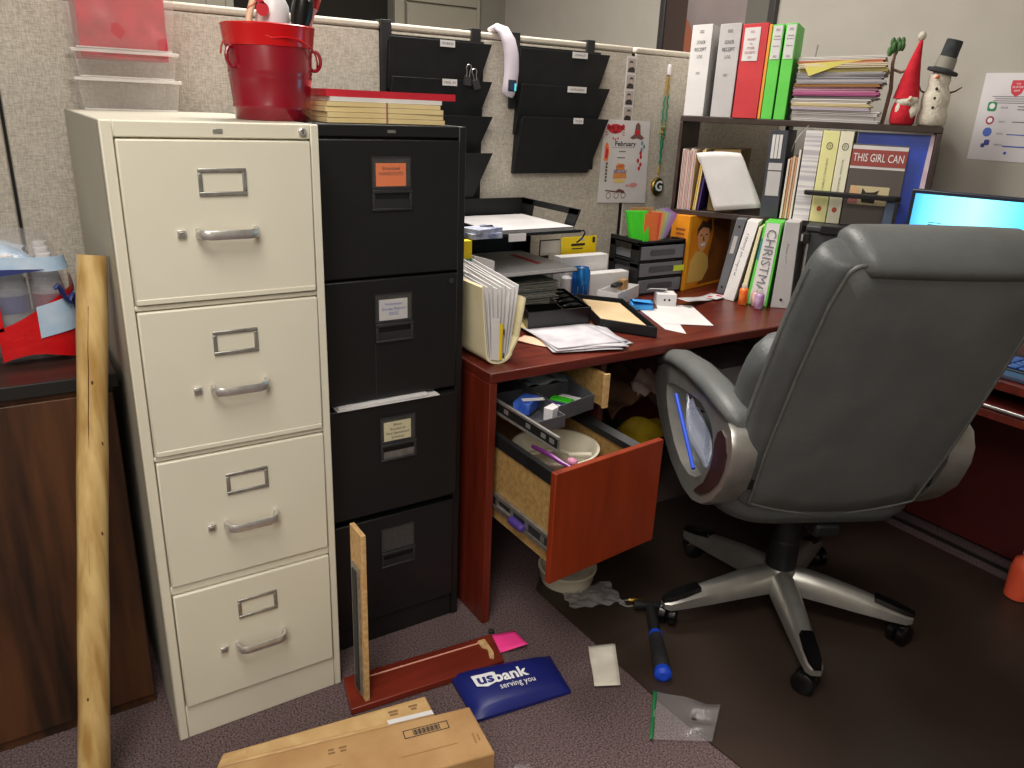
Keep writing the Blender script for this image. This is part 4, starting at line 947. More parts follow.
# green pack and coloured paper
gp=MB(); gp.hexa([(1.712,.575,zt),(1.772,.555,zt),(1.777,.58,zt),(1.717,.600,zt)],[(1.690,.595,zt+.105),(1.768,.570,zt+.105),(1.773,.585,zt+.105),(1.695,.610,zt+.105)])
o=tag(gp.build('paper_pack',M_neon),'neon green ruled paper pack standing on drawer unit','paper pack')
o=tag(MB().hexa([(1.74,.62,zt),(1.83,.60,zt),(1.83,.604,zt),(1.74,.624,zt)],[(1.74,.63,zt+.112),(1.83,.61,zt+.112),(1.83,.614,zt+.112),(1.74,.634,zt+.112)]).build('card_back',M_cardb),'brown card standing behind neon green pack','card')
fan=[((236,120,60),-.0),((240,90,70),.10),((244,180,110),.2),((196,206,150),.32),((178,190,216),.42),((196,150,220),.52),((180,140,210),.62)]
nmf=['orange','coral','peach','pale green','pale blue','lilac','violet']
for k,(cc,a) in enumerate(fan):
    b0=Vector((1.768,.560,zt+.001)); a0=a*.75
    s_=MB().obx((0,0,.05),(.058,.0016,.098)); s_.xf(Matrix.Translation(b0+Vector((.013*k,.004+.005*k,0)))@Matrix.Rotation(-.12,4,'Z')@Matrix.Rotation(a0,4,'Y')@Matrix.Translation((0.012,0,0.0)))
    zmin=min(v.z for v in s_.v); s_.xf(Matrix.Translation((0,0,zt+.0005-zmin)))
    tag(s_.build('paper_swatch',plain('swatch '+nmf[k],cc,.7)),nmf[k]+' coloured paper in the fan on the drawer unit','paper','coloured papers fanned on the drawer unit')
tag(MB().prism([(1.79,.545),(1.87,.535),(1.88,.56),(1.80,.57)],'z',zt-.0003,zt+.0004).build('white_slip',M_white),'small white slip on front of drawer unit top','slip')
#PART_HUTCH
# ------------------------------------------------------------------ hutch
WARP[0]=2
HX0,HX1,HY1,HY0=2.072,2.352,.779,-.252
ZH=1.361; ZM=1.036
c=thing('desk_hutch','dark brown open shelf hutch loaded with binders against right wall','hutch',(2.2,.35,ZD))
MB().bx(HX0,HX1,HY0,HY1,ZH-.020,ZH-.0005).build('top_shelf',M_espresso,c,bevel=.002)
MB().bx(HX0,HX1,HY0+.017,HY1-.019,ZM-.020,ZM-.0005).build('middle_shelf',M_espresso,c,bevel=.002)
MB().bx(HX0,HX1,HY1-.018,HY1,ZD+.0005,ZH-.0205).build('side_panel',M_espresso,c,bevel=.002)
MB().bx(HX0,HX1,HY0,HY0+.016,ZD+.0005,ZH-.0205).build('side_panel',M_espresso,c,bevel=.002)
MB().bx(HX1-.14,HX1,.29,.305,ZM,ZH-.0205).build('divider',M_espresso,c,bevel=.001)
WARP[0]=True
xs=2.075
YD=(0,-1,0)   # reading direction on spines seen from the left
def binder(label,y0,y1,z0,h,m,depth=.27,xf=xs,lean=0,name='binder',mside=None,edge=None):
    """a ring binder: spine at xf facing -x, covers, page block"""
    c=thing(name,label,'binder',(xf,(y0+y1)/2,z0))
    g=len
    def T(mb):
        if lean: mb.xf(Matrix.Translation((xf,y0,z0))@Matrix.Rotation(lean,4,'X')@Matrix.Translation((-xf,-y0,-z0)))
        return mb
    t=.003
    T(MB().bx(xf,xf+t,y0,y1,z0,z0+h).bx(xf+t,xf+depth,y0,y0+t,z0,z0+h).bx(xf+t,xf+depth,y1-t,y1,z0,z0+h)).build('cover',m,c,bevel=.0012)
    T(MB().bx(xf+.012,xf+depth-.012,y0+t+.002,y1-t-.002,z0+.008,z0+h-.012)).build('pages',M_white,c)
    return c,T
def spine_text(c,T,lines,y,xf,m=M_ink,w=None):
    for (s_,zz,wd,sz) in lines:
        WARP[0]=False
        o=text(s_,(xf,y,zz),YD,Z,width=wd,size=sz,m=m,parent=None,lift=.0008)
        WARP[0]=True
        if o is None: continue
        inv=wm(c).inverted()
        for v in o.data.vertices: v.co=v.co
        o.parent=c
        L=lambda p:p
        mb=MB(); mb.v=[Vector(v.co) for v in o.data.vertices]; T(mb)
        for v,q in zip(o.data.vertices,mb.v): v.co=inv@warp(q)
zz=ZH
c,T=binder('white binder at far left end of hutch top, spine reads donor receipt log',.665,.765,zz,.312,M_white,xf=2.072)
spine_text(c,T,[('2022',zz+.288,.022,.014),('DONOR',zz+.252,.042,.018),('RECEIPT',zz+.228,.058,.018),('LOG',zz+.204,.026,.016),('2022',zz+.148,.020,.012)],.715,2.072)
c,T=binder('second white binder from left on hutch top, greyer spine beside red binder',.530,.628,zz,.308,M_paper2,xf=2.072)
spine_text(c,T,[('2023',zz+.284,.022,.014),('DONOR',zz+.248,.042,.018),('RECEIPT',zz+.224,.058,.018),('LOG',zz+.200,.026,.016),('2023',zz+.140,.020,.012)],.579,2.072)
c,T=binder('red binder with white spine label on hutch top',.412,.522,zz-.000,.302,M_redbind,xf=2.070,depth=.26)
T(MB().bx(2.0685,2.0700,.444,.512,zz+.185,zz+.290)).build('spine_label',M_white,c)
spine_text(c,T,[('2023',zz+.276,.018,.010),('MONEY',zz+.252,.036,.011),('IN',zz+.238,.010,.010),('STORE',zz+.225,.032,.011),('RECEIPTS',zz+.211,.046,.011),('2023',zz+.196,.018,.009)],.478,2.0685,m=plain('faded red ink',(170,80,90),.8))
c2,T2=binder('slim orange binder squeezed between red and green binders',.397,.409,zz,.296,plain('orange binder vinyl',(240,160,60),.5),xf=2.072,depth=.25)
for k,(y0,y1,lab) in enumerate(((.348,.394,'green binder next to red binder on hutch top'),(.294,.340,'green binder next to tall paper stack on hutch top'))):
    c,T=binder(lab,y0,y1,zz,.294,M_green,xf=2.072,depth=.19)
    T(MB().bx(2.0705,2.0720,y0+.005,y1-.004,zz+.188,zz+.290)).build('spine_label',M_white,c)
    spine_text(c,T,[('2022' if k==0 else '2023',zz+.277,.016,.010),('Monthly',zz+.258,.024,.007),('Donations',zz+.249,.028,.007),('Reports',zz+.228,.026,.007),('2022' if k==0 else '2023',zz+.196,.016,.009)],(y0+y1)/2,2.0705)
# tall stack of papers and folders
cols=[('white',(226,222,220)),('grey',(190,184,184)),('white',(232,228,226)),('lilac grey',(206,196,210)),('manila',(224,206,160)),('white',(228,224,222)),('grey',(176,170,172)),('pink',(206,112,164)),('pale pink',(226,180,200)),('brown',(176,128,80)),('grey',(196,192,198)),('silver grey',(168,166,170)),('grey',(186,182,184)),('pale yellow',(226,214,140)),('cream',(228,214,184)),('salmon',(224,150,120)),('white',(230,226,222))]
where=['lowest','second','third','fourth','fifth','sixth','seventh','eighth','ninth','tenth','eleventh','twelfth','thirteenth','fourteenth','fifteenth','sixteenth','topmost']
zp=ZH+.0005
for k,(nm,cc) in enumerate(cols):
    h=.0115+.003*((k*7)%3-1); j=random.uniform(-.014,.014); r=random.uniform(-.05,.05)
    y0,y1=-.040+j+(.02 if 2<k<7 else 0),.272+j*.5; x0=2.082+random.uniform(-.004,.018)
    mb=MB(); lay=3
    for q in range(lay):
        s=len(mb.v); dj=random.uniform(-.008,.008)
        mb.bx(x0+dj*.3,x0+.24,y0+dj,y1+dj*.4,zp+h*q/lay,zp+h*(q+.72)/lay)
    cy=(y0+y1)/2
    mb.xf(Matrix.Translation((x0+.12,cy,0))@Matrix.Rotation(r*.4,4,'Z')@Matrix.Translation((-x0-.12,-cy,0)))
    mb.mi=[q%2 for q in range(len(mb.f))]; mb.mi=[0]*len(mb.f)
    tag(mb.build('document_bundle',plain('bundle %d'%k,cc,.8)),'%s %s paper bundle in tall stack on hutch top'%(where[k],nm),'papers','paper bundles in the tall hutch stack')
    zp+=h
mb=MB().slab([(2.078,.252,zp-.020),(2.078,.225,zp-.058),(2.079,.10,zp-.022),(2.080,.02,zp-.012)],(.001,0,0)); tag(mb.build('yellow_sheet',plain('yellow sheet',(222,212,110),.8)),'yellow corner sheet drooping from tall paper stack','paper')
tag(MB().obx((2.11,.215,zp+.012),(.03,.004,.05),Matrix.Rotation(.1,4,'X')).build('metal_clip',M_steel),'grey metal clip standing at back of tall paper stack','clip')
# plant sprig
c=thing('sprig_ornament','small green leaves on brown stem behind red gnome','ornament',(2.16,-.058,ZH))
MB().tube([(2.16,-.060,ZH),(2.16,-.068,ZH+.10),(2.155,-.058,ZH+.17),(2.15,-.060,ZH+.20)],[.007,.007,.006,.005],10).build('stem',plain('brown bark',(120,92,78),.8),c)
MB().tube([(2.155,-.062,ZH+.155),(2.13,-.090,ZH+.145),(2.12,-.11,ZH+.15)],.004,8).build('twig',plain('brown bark',(120,92,78),.8),c)
m=MB()
for k in range(9): m.ball((2.15+.008*cos(k*2),-.060+.020*sin(k*2.4),ZH+.205+.012*((k*5)%3)),(.009,.009,.014),10)
m.build('leaves',mat('green leaf',(70,112,56),.6,c2=(44,86,40),scale=40),c)
# gnome
gx,gy=2.128,-.122
c=thing('gnome_doll','red felt gnome with tall pointed hat and white beard on hutch','gnome',(gx,gy,ZH))
MB().lathe([(.034,ZH),(.040,ZH+.006),(.041,ZH+.03),(.037,ZH+.055),(.028,ZH+.07),(.0001,ZH+.075)],(gx,gy,0),24).build('body',M_felt,c,smooth=60)
MB().lathe([(.042,ZH+.073),(.040,ZH+.080),(.030,ZH+.125),(.017,ZH+.178),(.006,ZH+.226),(.0001,ZH+.232)],(gx,gy,0),24,).build('hat',M_felt,c,smooth=60)
for v in bpy.data.objects[-1:] if 0 else []: pass
m=MB(); m.ball((gx,gy-.012,ZH+.240),.013,14); m.build('pompom',M_yarn,c)
m=MB(); m.ball((gx-.012,gy-.006,ZH+.066),(.032,.037,.020),18)
for k in range(7):
    a=-1.2+.4*k; m.ball((gx-.026,gy-.008+.026*sin(a),ZH+.045-.012*cos(a*1.2)),(.010,.012,.020),10)
m.build('beard',M_yarn,c,smooth=80)
MB().ball((gx-.046,gy-.014,ZH+.073),.007,12).build('nose',plain('felt nose',(232,196,176),.8),c)
h=[o for o in kids(c) if o.name.startswith('hat')][0]
for v in h.data.vertices:
    t=max(0,(v.co.z-.073)/.177); v.co.y-=.014*t*t
# dark lump left of snowman
# snowman
sx,sy=2.140,-.212
c=thing('snowman_doll','stuffed snowman with dark top hat and stick arms on hutch','snowman',(sx,sy,ZH))
SB=MB(); prof=[(.034,0),(.043,.006),(.046,.024),(.041,.044),(.040,.052),(.043,.068),(.041,.086),(.032,.102),(.031,.110),(.034,.122),(.031,.138),(.018,.148),(.0001,.15)]
SB.lathe([(r,zq+ZH) for r,zq in prof],(sx,sy,0),28).build('body',M_yarn,c,smooth=70)
H=MB().lathe([(.0001,0),(.046,0),(.048,.004),(.046,.009),(.030,.012),(.026,.04),(.025,.085),(.024,.087),(.0001,.087)],(0,0,0),26); H.xf(Matrix.Translation((sx,sy-.002,ZH+.142))@Matrix.Rotation(.22,4,'X')); H.build('top_hat',M_felt2,c,smooth=50)
H=MB().lathe([(.0305,.013),(.0285,.042)],(0,0,0),26); H.xf(Matrix.Translation((sx,sy-.002,ZH+.142))@Matrix.Rotation(.22,4,'X')); H.build('hat_band',plain('grey hat band',(150,146,136),.9),c)
MB().cyl((sx-.030,sy+.006,ZH+.131),(sx-.058,sy+.016,ZH+.127),.0055,.001,10).build('carrot_nose',M_orange,c)
m=MB()
for q in (.05,.075,.1): m.ball((sx-.040+.02*abs(q-.075),sy+.004,ZH+q),.0045,8)
m.build('buttons',M_ink,c)
for a in ((sy+.036,sy+.062,.118),(sy-.036,sy-.068,.105)): MB().tube([(sx-.005,a[0],ZH+.09),(sx-.008,(a[0]+a[1])/2,ZH+.095),(sx-.01,a[1],ZH+a[2])],[.003,.0025,.0015],7).build('stick_arm',M_dbrown,c)
# ------------------------------------------------------------------ middle shelf contents
zz=ZM
G='thin booklets standing at left end of hutch middle shelf'
for k in range(5):
    y1=.748-.0145*k; o=tag(MB().bx(2.078+.002*(k%2),2.30,y1-.0125,y1,zz,zz+.226-.004*(k%3)).use(1).bx(2.0775+.002*(k%2),2.078+.002*(k%2),y1-.009,y1-.0035,zz+.002,zz+.22).build('booklet',[mat('pale booklet',(222,208,196),.7,c2=(208,192,184),scale=20),plain('brick stripe',(170,120,120),.7)]),['leftmost','second','third','fourth','rightmost'][k]+' pale booklet in the row at left of middle shelf','booklet',G)
for k,(nm,mm,y,h,lean) in enumerate((('yellow',plain('mustard folder',(206,170,70),.7),.664,.222,-.10),('tan',M_manila,.655,.226,-.10),('purple',M_purple,.640,.205,-.14))):
    mb=MB().bx(2.076,2.29,y-.007,y,zz+.001,zz+h); mb.xf(Matrix.Translation((0,y,zz))@Matrix.Rotation(-lean*.9,4,'X')@Matrix.Translation((0,-y,-zz)))
    zmin=min(v.z for v in mb.v); mb.xf(Matrix.Translation((0,0,zz+.0005-zmin))); tag(mb.build('folder',mm),nm+' folder leaning left of curled white papers on middle shelf','folder')
mb=MB()
for k in range(7):
    o_=.0035*k
    mb.grid(14,12,lambda i,j:(2.066+.030*sin(i*pi*.5)*(1-j)*.6-.012*(1-j)*sin(i*2)+o_*.4, .625-.085*(1-j)**.8*(.9)+.02*j-.215*i*(.95+.05*j)+.028*j-o_*.5, zz+.0+.026*i*(1-j)*.9+.006+.205*j+.006*sin(i*3)*(j)-.004*k*j))
tag(mb.build('paper_sheaf',M_white,solid=.0008,smooth=60),'curled white papers slumping out of hutch middle shelf','papers')
mb=MB().bx(2.10,2.30,.40,.60,zz+.19,zz+.1925); mb2=MB().bx(2.12,2.34,.47,.60,zz,zz+.222); tag(mb2.build('manila_folder',mat('olive tan folder',(150,124,78),.8,c2=(136,110,66),scale=10)),'olive tan folder behind curled white papers','folder')
# black binder
c,T=binder('black lever-arch binder with white spine labels on middle shelf',.262,.338,zz,.292,mat('charcoal binder',(62,64,72),.5,c2=(54,56,64),scale=20),xf=2.07,depth=.25,lean=-.02)
T(MB().bx(2.0685,2.070,.270,.326,zz+.075,zz+.185)).build('spine_label',M_paper2,c)
for q in range(3): T(MB().bx(2.0685,2.070,.288+.015*q-.006,.288+.015*q+.006,zz+.200,zz+.278)).build('label_strip',M_white,c)
T(MB().bx(2.068,2.0686,.270,.326,zz+.158,zz+.161)).build('label_line',M_ink,c)
# files
G='thin files beside black binder on middle shelf'
for k,(cc,h) in enumerate((((226,216,204),.20),((206,150,112),.205),((216,192,168),.21),((214,160,120),.207),((232,224,214),.232))):
    y=.252-.0098*k; mb=MB().bx(2.070+.003*(k%2),2.29,y-.0075,y,zz+.001,zz+h); mb.xf(Matrix.Translation((0,y,zz))@Matrix.Rotation(.0,4,'X')@Matrix.Translation((0,-y,-zz)))
    tag(mb.build('file',plain('file colour %d'%k,cc,.75)),['first cream','second tan','third pale brown','fourth salmon','fifth white'][k]+' file right of black binder','file',G)
mb=MB().grid(8,6,lambda i,j:(2.068+.03*j,.245-.052*i,zz+.225+.085*i**.6+.01*j)); tag(mb.build('curled_sheet',M_paper2,solid=.001),'greyish sheet bowing over files on middle shelf','paper')
c,T=binder('white lined book leaning between files and yellow binder',.135,.198,zz,.296,mat('lined paper white',(230,226,224),.8,c2=(190,184,190),scale=1,stretch=(1,1,60),lo=.45,hi=.55),xf=2.069,depth=.24)
for k,(y0,y1,mm,lab,tx) in enumerate(((.072,.132,mat('pale yellow binder',(236,232,164),.6,c2=(230,226,156),scale=10),'pale yellow binder with round emblem on middle shelf','RED SHIELD STANDARDS'),(.022,.069,mat('ivory binder',(236,232,206),.6,c2=(230,226,198),scale=10),'ivory binder with round emblem right of yellow binder','PERSONNEL MANUAL'))):
    c,T=binder(lab,y0,y1,zz,.298,mm,xf=2.068,depth=.24)
    yc=(y0+y1)/2
    m=MB(); n=22
    for q in range(n):
        a0,a1=2*pi*q/n,2*pi*(q+1)/n
        m.quad(*[Vector((2.0674,yc+r*cos(a),zz+.250+r*sin(a))) for r,a in ((.012,a0),(.012,a1),(.009,a1),(.009,a0))])
    for q in range(5):
        a=pi/2+q*2*pi/5; m.add([Vector((2.0674,yc+.0085*cos(a),zz+.25+.0085*sin(a))),Vector((2.0674,yc+.003*cos(a+.6),zz+.25+.003*sin(a+.6))),Vector((2.0674,yc+.003*cos(a-.6),zz+.25+.003*sin(a-.6)))],[(0,1,2)])
    T(m).build('emblem',plain('olive ink',(96,92,70),.7),c)
    text(tx,(2.068,yc,zz+.150),Z,Y,width=.12,size=.010,m=plain('olive ink',(96,92,70),.7),parent=c)
    m=MB(); disc(m,(2.068,yc,zz+.045),YD,Z,.009); T(m).build('red_seal',plain('brick seal',(190,80,60),.7),c)
# white labelled packet below the bar
# booklet with words
bk=thing('booklet','dark brown booklet titled in white on red band','booklet',(2.066,-.07,zz))
MB().bx(2.068,2.076,-.165,.018,zz,zz+.262).build('cover',plain('brown grey cover',(92,84,80),.6),bk,bevel=.001)
MB().bx(2.0672,2.068,-.163,.018,zz+.185,zz+.258).build('white_band',M_white,bk)
MB().bx(2.0666,2.0672,-.163,.018,zz+.193,zz+.246).build('red_band',plain('brick red band',(156,72,66),.6),bk)
text('THIS GIRL CAN',(2.0666,-.072,zz+.219),YD,Z,width=.165,size=.036,m=M_whiteprint,parent=bk)
ph=MB().bx(2.0672,2.068,-.128,.003,zz+.07,zz+.130).build('photo',plain('tan photo',(206,190,150),.7),bk)
m=MB(); poly(m,(2.0672,-.055,zz+.09),YD,Z,[(-.012,-.012),(.03,-.014),(.034,.012),(.042,.030),(.024,.022),(-.002,.020),(-.016,.034),(-.018,.010)]); m.build('dog_shape',plain('dark photo shape',(46,38,34),.7),ph)
m=MB(); disc(m,(2.0672,-.012,zz+.112),YD,Z,.015,ry=.018,lift=.0008); m.build('face',plain('photo tan face',(222,176,130),.7),ph)
m=MB(); poly(m,(2.0672,-.012,zz+.075),YD,Z,[(-.018,-.003),(.016,-.003),(.014,.022),(-.012,.026)],lift=.0007); m.build('checked_shirt',plain('pink check',(200,130,130),.7),ph)
bf=thing('presentation_folder','royal blue presentation folder with white edge at right end of hutch','folder',(2.08,-.16,zz))
MB().hexa([(2.082,-.234,zz),(2.090,-.234,zz),(2.090,.01,zz),(2.082,.01,zz)],[(2.104,-.233,zz+.298),(2.112,-.233,zz+.298),(2.112,.01,zz+.298),(2.104,.01,zz+.298)]).build('cover',M_blue,bf)
MB().hexa([(2.078,-.2335,zz),(2.082,-.2335,zz),(2.082,-.215,zz),(2.078,-.215,zz)],[(2.098,-.2335,zz+.300),(2.104,-.2335,zz+.300),(2.104,-.222,zz+.300),(2.098,-.222,zz+.300)]).build('white_edge',mat('pinkish white edge',(232,214,218),.7,c2=(214,190,200),scale=30),bf)
# document stand in front of the hutch
c=thing('monitor_riser','black narrow shelf stand with thin post before the booklet','stand',(2.02,-.03,ZD))
MB().prism([(x+2.030,y+(-.003)) for x,y in rring(.05,.335,.02)],'z',1.128,1.142).build('shelf',M_blackp,c,bevel=.002)
MB().bx(2.020,2.032,-.155,-.125,ZD+.001,1.128).build('post',plain('grey blue post',(80,96,120),.4),c,bevel=.002)
MB().bx(2.010,2.055,-.19,-.10,ZD+.0005,ZD+.006).build('foot',M_blackp,c)
#PART_DESKRIGHT
WARP[0]=False
# ------------------------------------------------------------------ orange box and desk binders
z=ZD+.0005
c=thing('printed_box','orange box with printed smiling man standing under hutch','box',(2.02,.56,z))
# box face runs from near-left to far-right, turned toward the camera
P0=Vector((1.937,.528,0)); P1=Vector((2.235,.600,0))
def ob(u,d,h): # u along the face, d depth
    dr=(P1-P0).normalized(); nn=Vector((-dr.y,dr.x,0)); return P0+dr*u+nn*d+Vector((0,0,z+h))
L_=(P1-P0).length; Hb=.275
MB().hexa([ob(0,0,0),ob(L_,0,0),ob(L_,.075,0),ob(0,.075,0)],[ob(0,0,Hb),ob(L_,0,Hb),ob(L_,.075,Hb),ob(0,.075,Hb)]).build('carton',[M_orangeb],c,bevel=.001)
dr=(P1-P0).normalized()
def face_at(u,h): return ob(u,0,h)
def pf(m,pts,name,lift=.0006):
    if name.startswith('drawn'): pts=[(.020+(u-.020)*1.42,.155+(h-.150)*1.08) for u,h in pts]
    q=MB(); poly(q,ob(0,0,0),dr,Z,pts,lift); q.build(name,m,c,smooth=0)
pf(mat('dark brown print shade',(150,84,22),.6,c2=(96,56,22),scale=5),[(.095,.01),(L_-.002,.01),(L_-.002,Hb-.004),(.165,Hb-.004),(.18,.20),(.16,.12),(.15,.05)],'shade_print',.0004)
pf(plain('orange yellow stripe',(246,180,30),.6),[(0.001,.001),(.014,.001),(.014,Hb-.001),(.001,Hb-.001)],'edge_stripe',.0005)
pf(plain('drawn shirt',(222,184,96),.7),[(.022,.03),(.10,.028),(.125,.07),(.118,.11),(.088,.132),(.052,.138),(.028,.105)],'drawn_shirt',.0008)
fc=(.082,.180)
pf(M_skin,[(fc[0]+.030*cos(a)*(.9 if sin(a)<0 else 1),fc[1]+.046*sin(a)) for a in [2*pi*k/20 for k in range(20)]],'drawn_face',.0010)
pf(plain('drawn hair',(66,44,28),.7),[(fc[0]-.032,fc[1]+.01),(fc[0]-.034,fc[1]+.035),(fc[0]-.012,fc[1]+.062),(fc[0]+.004,fc[1]+.055),(fc[0]+.03,fc[1]+.066),(fc[0]+.040,fc[1]+.030),(fc[0]+.030,fc[1]+.012),(fc[0]+.026,fc[1]+.032),(fc[0]-.006,fc[1]+.038),(fc[0]-.024,fc[1]+.028)],'drawn_hair',.0013)
for dx_ in (-.012,.014): pf(M_ink,[(fc[0]+dx_-.006,fc[1]+.009),(fc[0]+dx_+.006,fc[1]+.010),(fc[0]+dx_+.005,fc[1]+.014),(fc[0]+dx_-.005,fc[1]+.013)],'drawn_eye',.0014)
pf(M_dbrown,[(fc[0]-.002,fc[1]+.006),(fc[0]+.002,fc[1]+.006),(fc[0]+.007,fc[1]-.010),(fc[0]-.001,fc[1]-.010)],'drawn_nose',.0014)
pf(M_whiteprint,[(fc[0]-.014,fc[1]-.018),(fc[0]+.016,fc[1]-.016),(fc[0]+.010,fc[1]-.027),(fc[0]-.006,fc[1]-.028)],'drawn_smile',.0014)
# orange flap panel to the left
m=MB(); sd=(ob(0,.075,0)-ob(0,0,0)).normalized()*-1
rowlines(m,ob(0,.034,.225)+Vector((-.0006,0,0)),sd,Z,[.04,.034,.04,.036],.016,.008); m.build('side_print',plain('brown print bars',(150,80,30),.7),c)
# standing binders
def lbinder(label,y0,y1,h,m,lean,xf,depth=.26,name='binder'):
    return binder(label,y0,y1,z,h,m,depth,xf,lean,name)
c=None
def leanb(label,yb0,yb1,yt0,yt1,h,m,xf,depth=.25,cat='binder',xb=None):
    xb=xf if xb is None else xb
    c=thing('binder',label,cat,(xf,(yb0+yb1)/2,z))
    def q(y,zq,x): return (x,y,zq)
    t=.003
    o=MB().hexa([(xb,yb0,z),(xb+depth,yb0,z),(xb+depth,yb1,z),(xb,yb1,z)],[(xf,yt0,z+h),(xf+depth,yt0,z+h),(xf+depth,yt1,z+h),(xf,yt1,z+h)]).build('cover',m,c,bevel=.002)
    return c
def spine_frame(c,yb0,yb1,yt0,yt1,h,xf,xb=None):
    xb=xf if xb is None else xb
    def P(u,v): # u 0..1 left(high y) to right, v 0..1 bottom to top
        yb=yb1+(yb0-yb1)*u; yt=yt1+(yt0-yt1)*u
        return Vector((xb+(xf-xb)*v-.0009,yb+(yt-yb)*v,z+h*v))
    return P
mg=mat('grey vinyl binder',(112,114,120),.5,c2=(104,106,112),scale=15)
def spine_binder(label,bl,br,tl,tr,h,m,depth=.24):
    # spine corners on the desk and at height h; covers run back along the hutch depth
    c=thing('binder',label,'binder',(bl[0],bl[1],z))
    D=HD*depth; b=[Vector((*bl,z)),Vector((*br,z))]; t=[Vector((*tl,z+h)),Vector((*tr,z+h))]
    MB().hexa([b[0],b[1],b[1]+D,b[0]+D],[t[0],t[1],t[1]+D,t[0]+D]).build('cover',m,c,bevel=.002)
    def P(u,v): 
        q=b[0].lerp(b[1],u).lerp(t[0].lerp(t[1],u),v); return q-HD*.0012
    return c,P
c,P=spine_binder('grey binder leaning left beside printed orange box',(2.037,.451),(2.043,.420),(2.020,.385),(2.030,.352),.285,mg)
MB().quad(P(.25,.55),P(.7,.55),P(.7,.78),P(.25,.78)).build('spine_label',M_paper2,c)
m=MB(); disc(m,P(.5,.9),HE,Z,.004); disc(m,P(.5,.1),HE,Z,.004); m.build('finger_hole',M_ink,c)
c,P=spine_binder('slim white binder with handwritten spine leaning on grey binder',(1.986,.372),(1.994,.326),(2.028,.342),(2.022,.288),.285,M_white)
d_=(P(.5,.3)-P(.5,.8)).normalized(); text('Monthly Bill Reports',P(.5,.58),d_,d_.cross(HD),width=.15,size=.026,m=M_greyink,parent=c,lift=.0006)
c,P=spine_binder('thin cream folder between white and green edged binders',(2.000,.312),(2.006,.294),(2.024,.285),(2.028,.276),.270,M_manila2,.22)
c,P=spine_binder('green edged white binder lettered for the December holiday',(2.008,.284),(2.036,.214),(2.033,.270),(2.066,.224),.290,M_green)
MB().quad(P(.14,.02),P(.90,.02),P(.88,.985),P(.12,.985)).build('spine_insert',M_white,c)
d_=(P(.5,.3)-P(.5,.8)).normalized(); text('CHRISTMAS',P(.5,.50),d_,d_.cross(HD),width=.24,size=.045,m=M_greyink,parent=c,lift=.0014)
MB().quad(P(.0,.55),P(.12,.55),P(.10,.80),P(.0,.80)).build('teal_tab',plain('teal tab',(60,140,140),.5),c)
c,P=spine_binder('plain white binder with dark finger hole beside black case',(2.050,.209),(2.098,.166),(2.072,.219),(2.102,.182),.295,M_paper2)
m=MB(); disc(m,P(.5,.10),HE,Z,.005); m.build('finger_hole',M_ink,c)
d_=(P(.5,.3)-P(.5,.8)).normalized(); text('Policies and Forms',P(.42,.6),d_,d_.cross(HD),width=.09,size=.012,m=M_greyink,parent=c,lift=.0006)
# little bottles
for k,(x,y,mm,h,lab) in enumerate(((1.985,.278,mat('orange red gel',(226,86,36),.2,c2=(240,150,60),scale=30),.075,'orange pocket sanitizer bottle in front of green edged binder'),(1.992,.213,mat('violet gel',(170,128,178),.2,c2=(206,180,206),scale=30),.068,'violet pocket sanitizer bottle beside the orange one'),(2.012,.245,mat('clear pink gel',(206,160,156),.2,c2=(226,200,190),scale=30),.062,'pinkish small bottle between orange and violet bottles'))):
    c=thing('sanitizer_bottle',lab,'bottle',(x,y,z))
    MB().lathe([(.012,z),(.0155,z+.003),(.016,z+h*.72),(.012,z+h*.80),(.007,z+h*.82)],(x,y,0),20,sx=.9).build('body',mm,c,smooth=50)
    MB().lathe([(.010,z+h*.82),(.010,z+h),(.0001,z+h)],(x,y,0),16).build('cap',M_clearlip,c)
# black file case
c=thing('file_case','black portable hanging file case with latch behind office chair','file case',(2.10,0,z))
CO=Vector((2.105,.150,0))
def cq(a_,d_,zq): return CO+HE*a_+HD*d_+Vector((0,0,zq))
def cbox(a0,a1,d0,d1,z0,z1): return MB().hexa([cq(a0,d0,z0),cq(a1,d0,z0),cq(a1,d1,z0),cq(a0,d1,z0)],[cq(a0,d0,z1),cq(a1,d0,z1),cq(a1,d1,z1),cq(a0,d1,z1)])
Mcase=mat('dark grey case',(58,60,62),.5,c2=(52,54,56),scale=10)
cbox(0,.165,0,.098,z,z+.270).build('box',Mcase,c,bevel=.006)
cbox(-.006,.171,-.006,.100,z+.2705,z+.292).build('lid',Mcase,c,bevel=.006)
cbox(.04,.14,-.016,-.006,z+.268,z+.296).build('handle',M_blackp,c,bevel=.003)
cbox(-.012,.012,-.012,.03,z+.232,z+.266).build('latch',M_blackp,c,bevel=.003); cbox(-.016,-.010,-.014,.008,z+.238,z+.260).build('latch_plate',M_chrome,c)
cbox(.004,.010,-.004,.0,z+.004,z+.235).build('corner_rib',M_steel,c)
# monitor
c=thing('monitor','computer monitor with glowing cyan screen right of hutch','monitor',(2.0,-.55,z))
Rm=Matrix.Translation((2.085,-.195,0))@Matrix.Rotation(radians(20),4,'Z')
def MM(mb): return mb.xf(Rm)
MM(MB().bx(0,.028,-.60,.0,.850,1.190)).build('casing',plain('dark monitor casing',(20,30,48),.4),c,bevel=.004)
MM(MB().bx(-.0012,-.0002,-.588,-.012,.868,1.178)).build('screen',M_screen,c)
MM(MB().bx(.028,.05,-.34,-.28,z+.008,1.05)).build('stand_neck',M_blackp,c,bevel=.004)
MM(MB().bx(.0,.05,-.43,-.19,z,z+.010)).build('stand_foot',M_blackp,c,bevel=.004)
MM(rowlines(MB(),(-.0014,-.06,1.10),YD,Z,[.035,.05],.006,.002,align=1)).build('screen_text',plain('blue screen text',(30,110,150),.5),c)
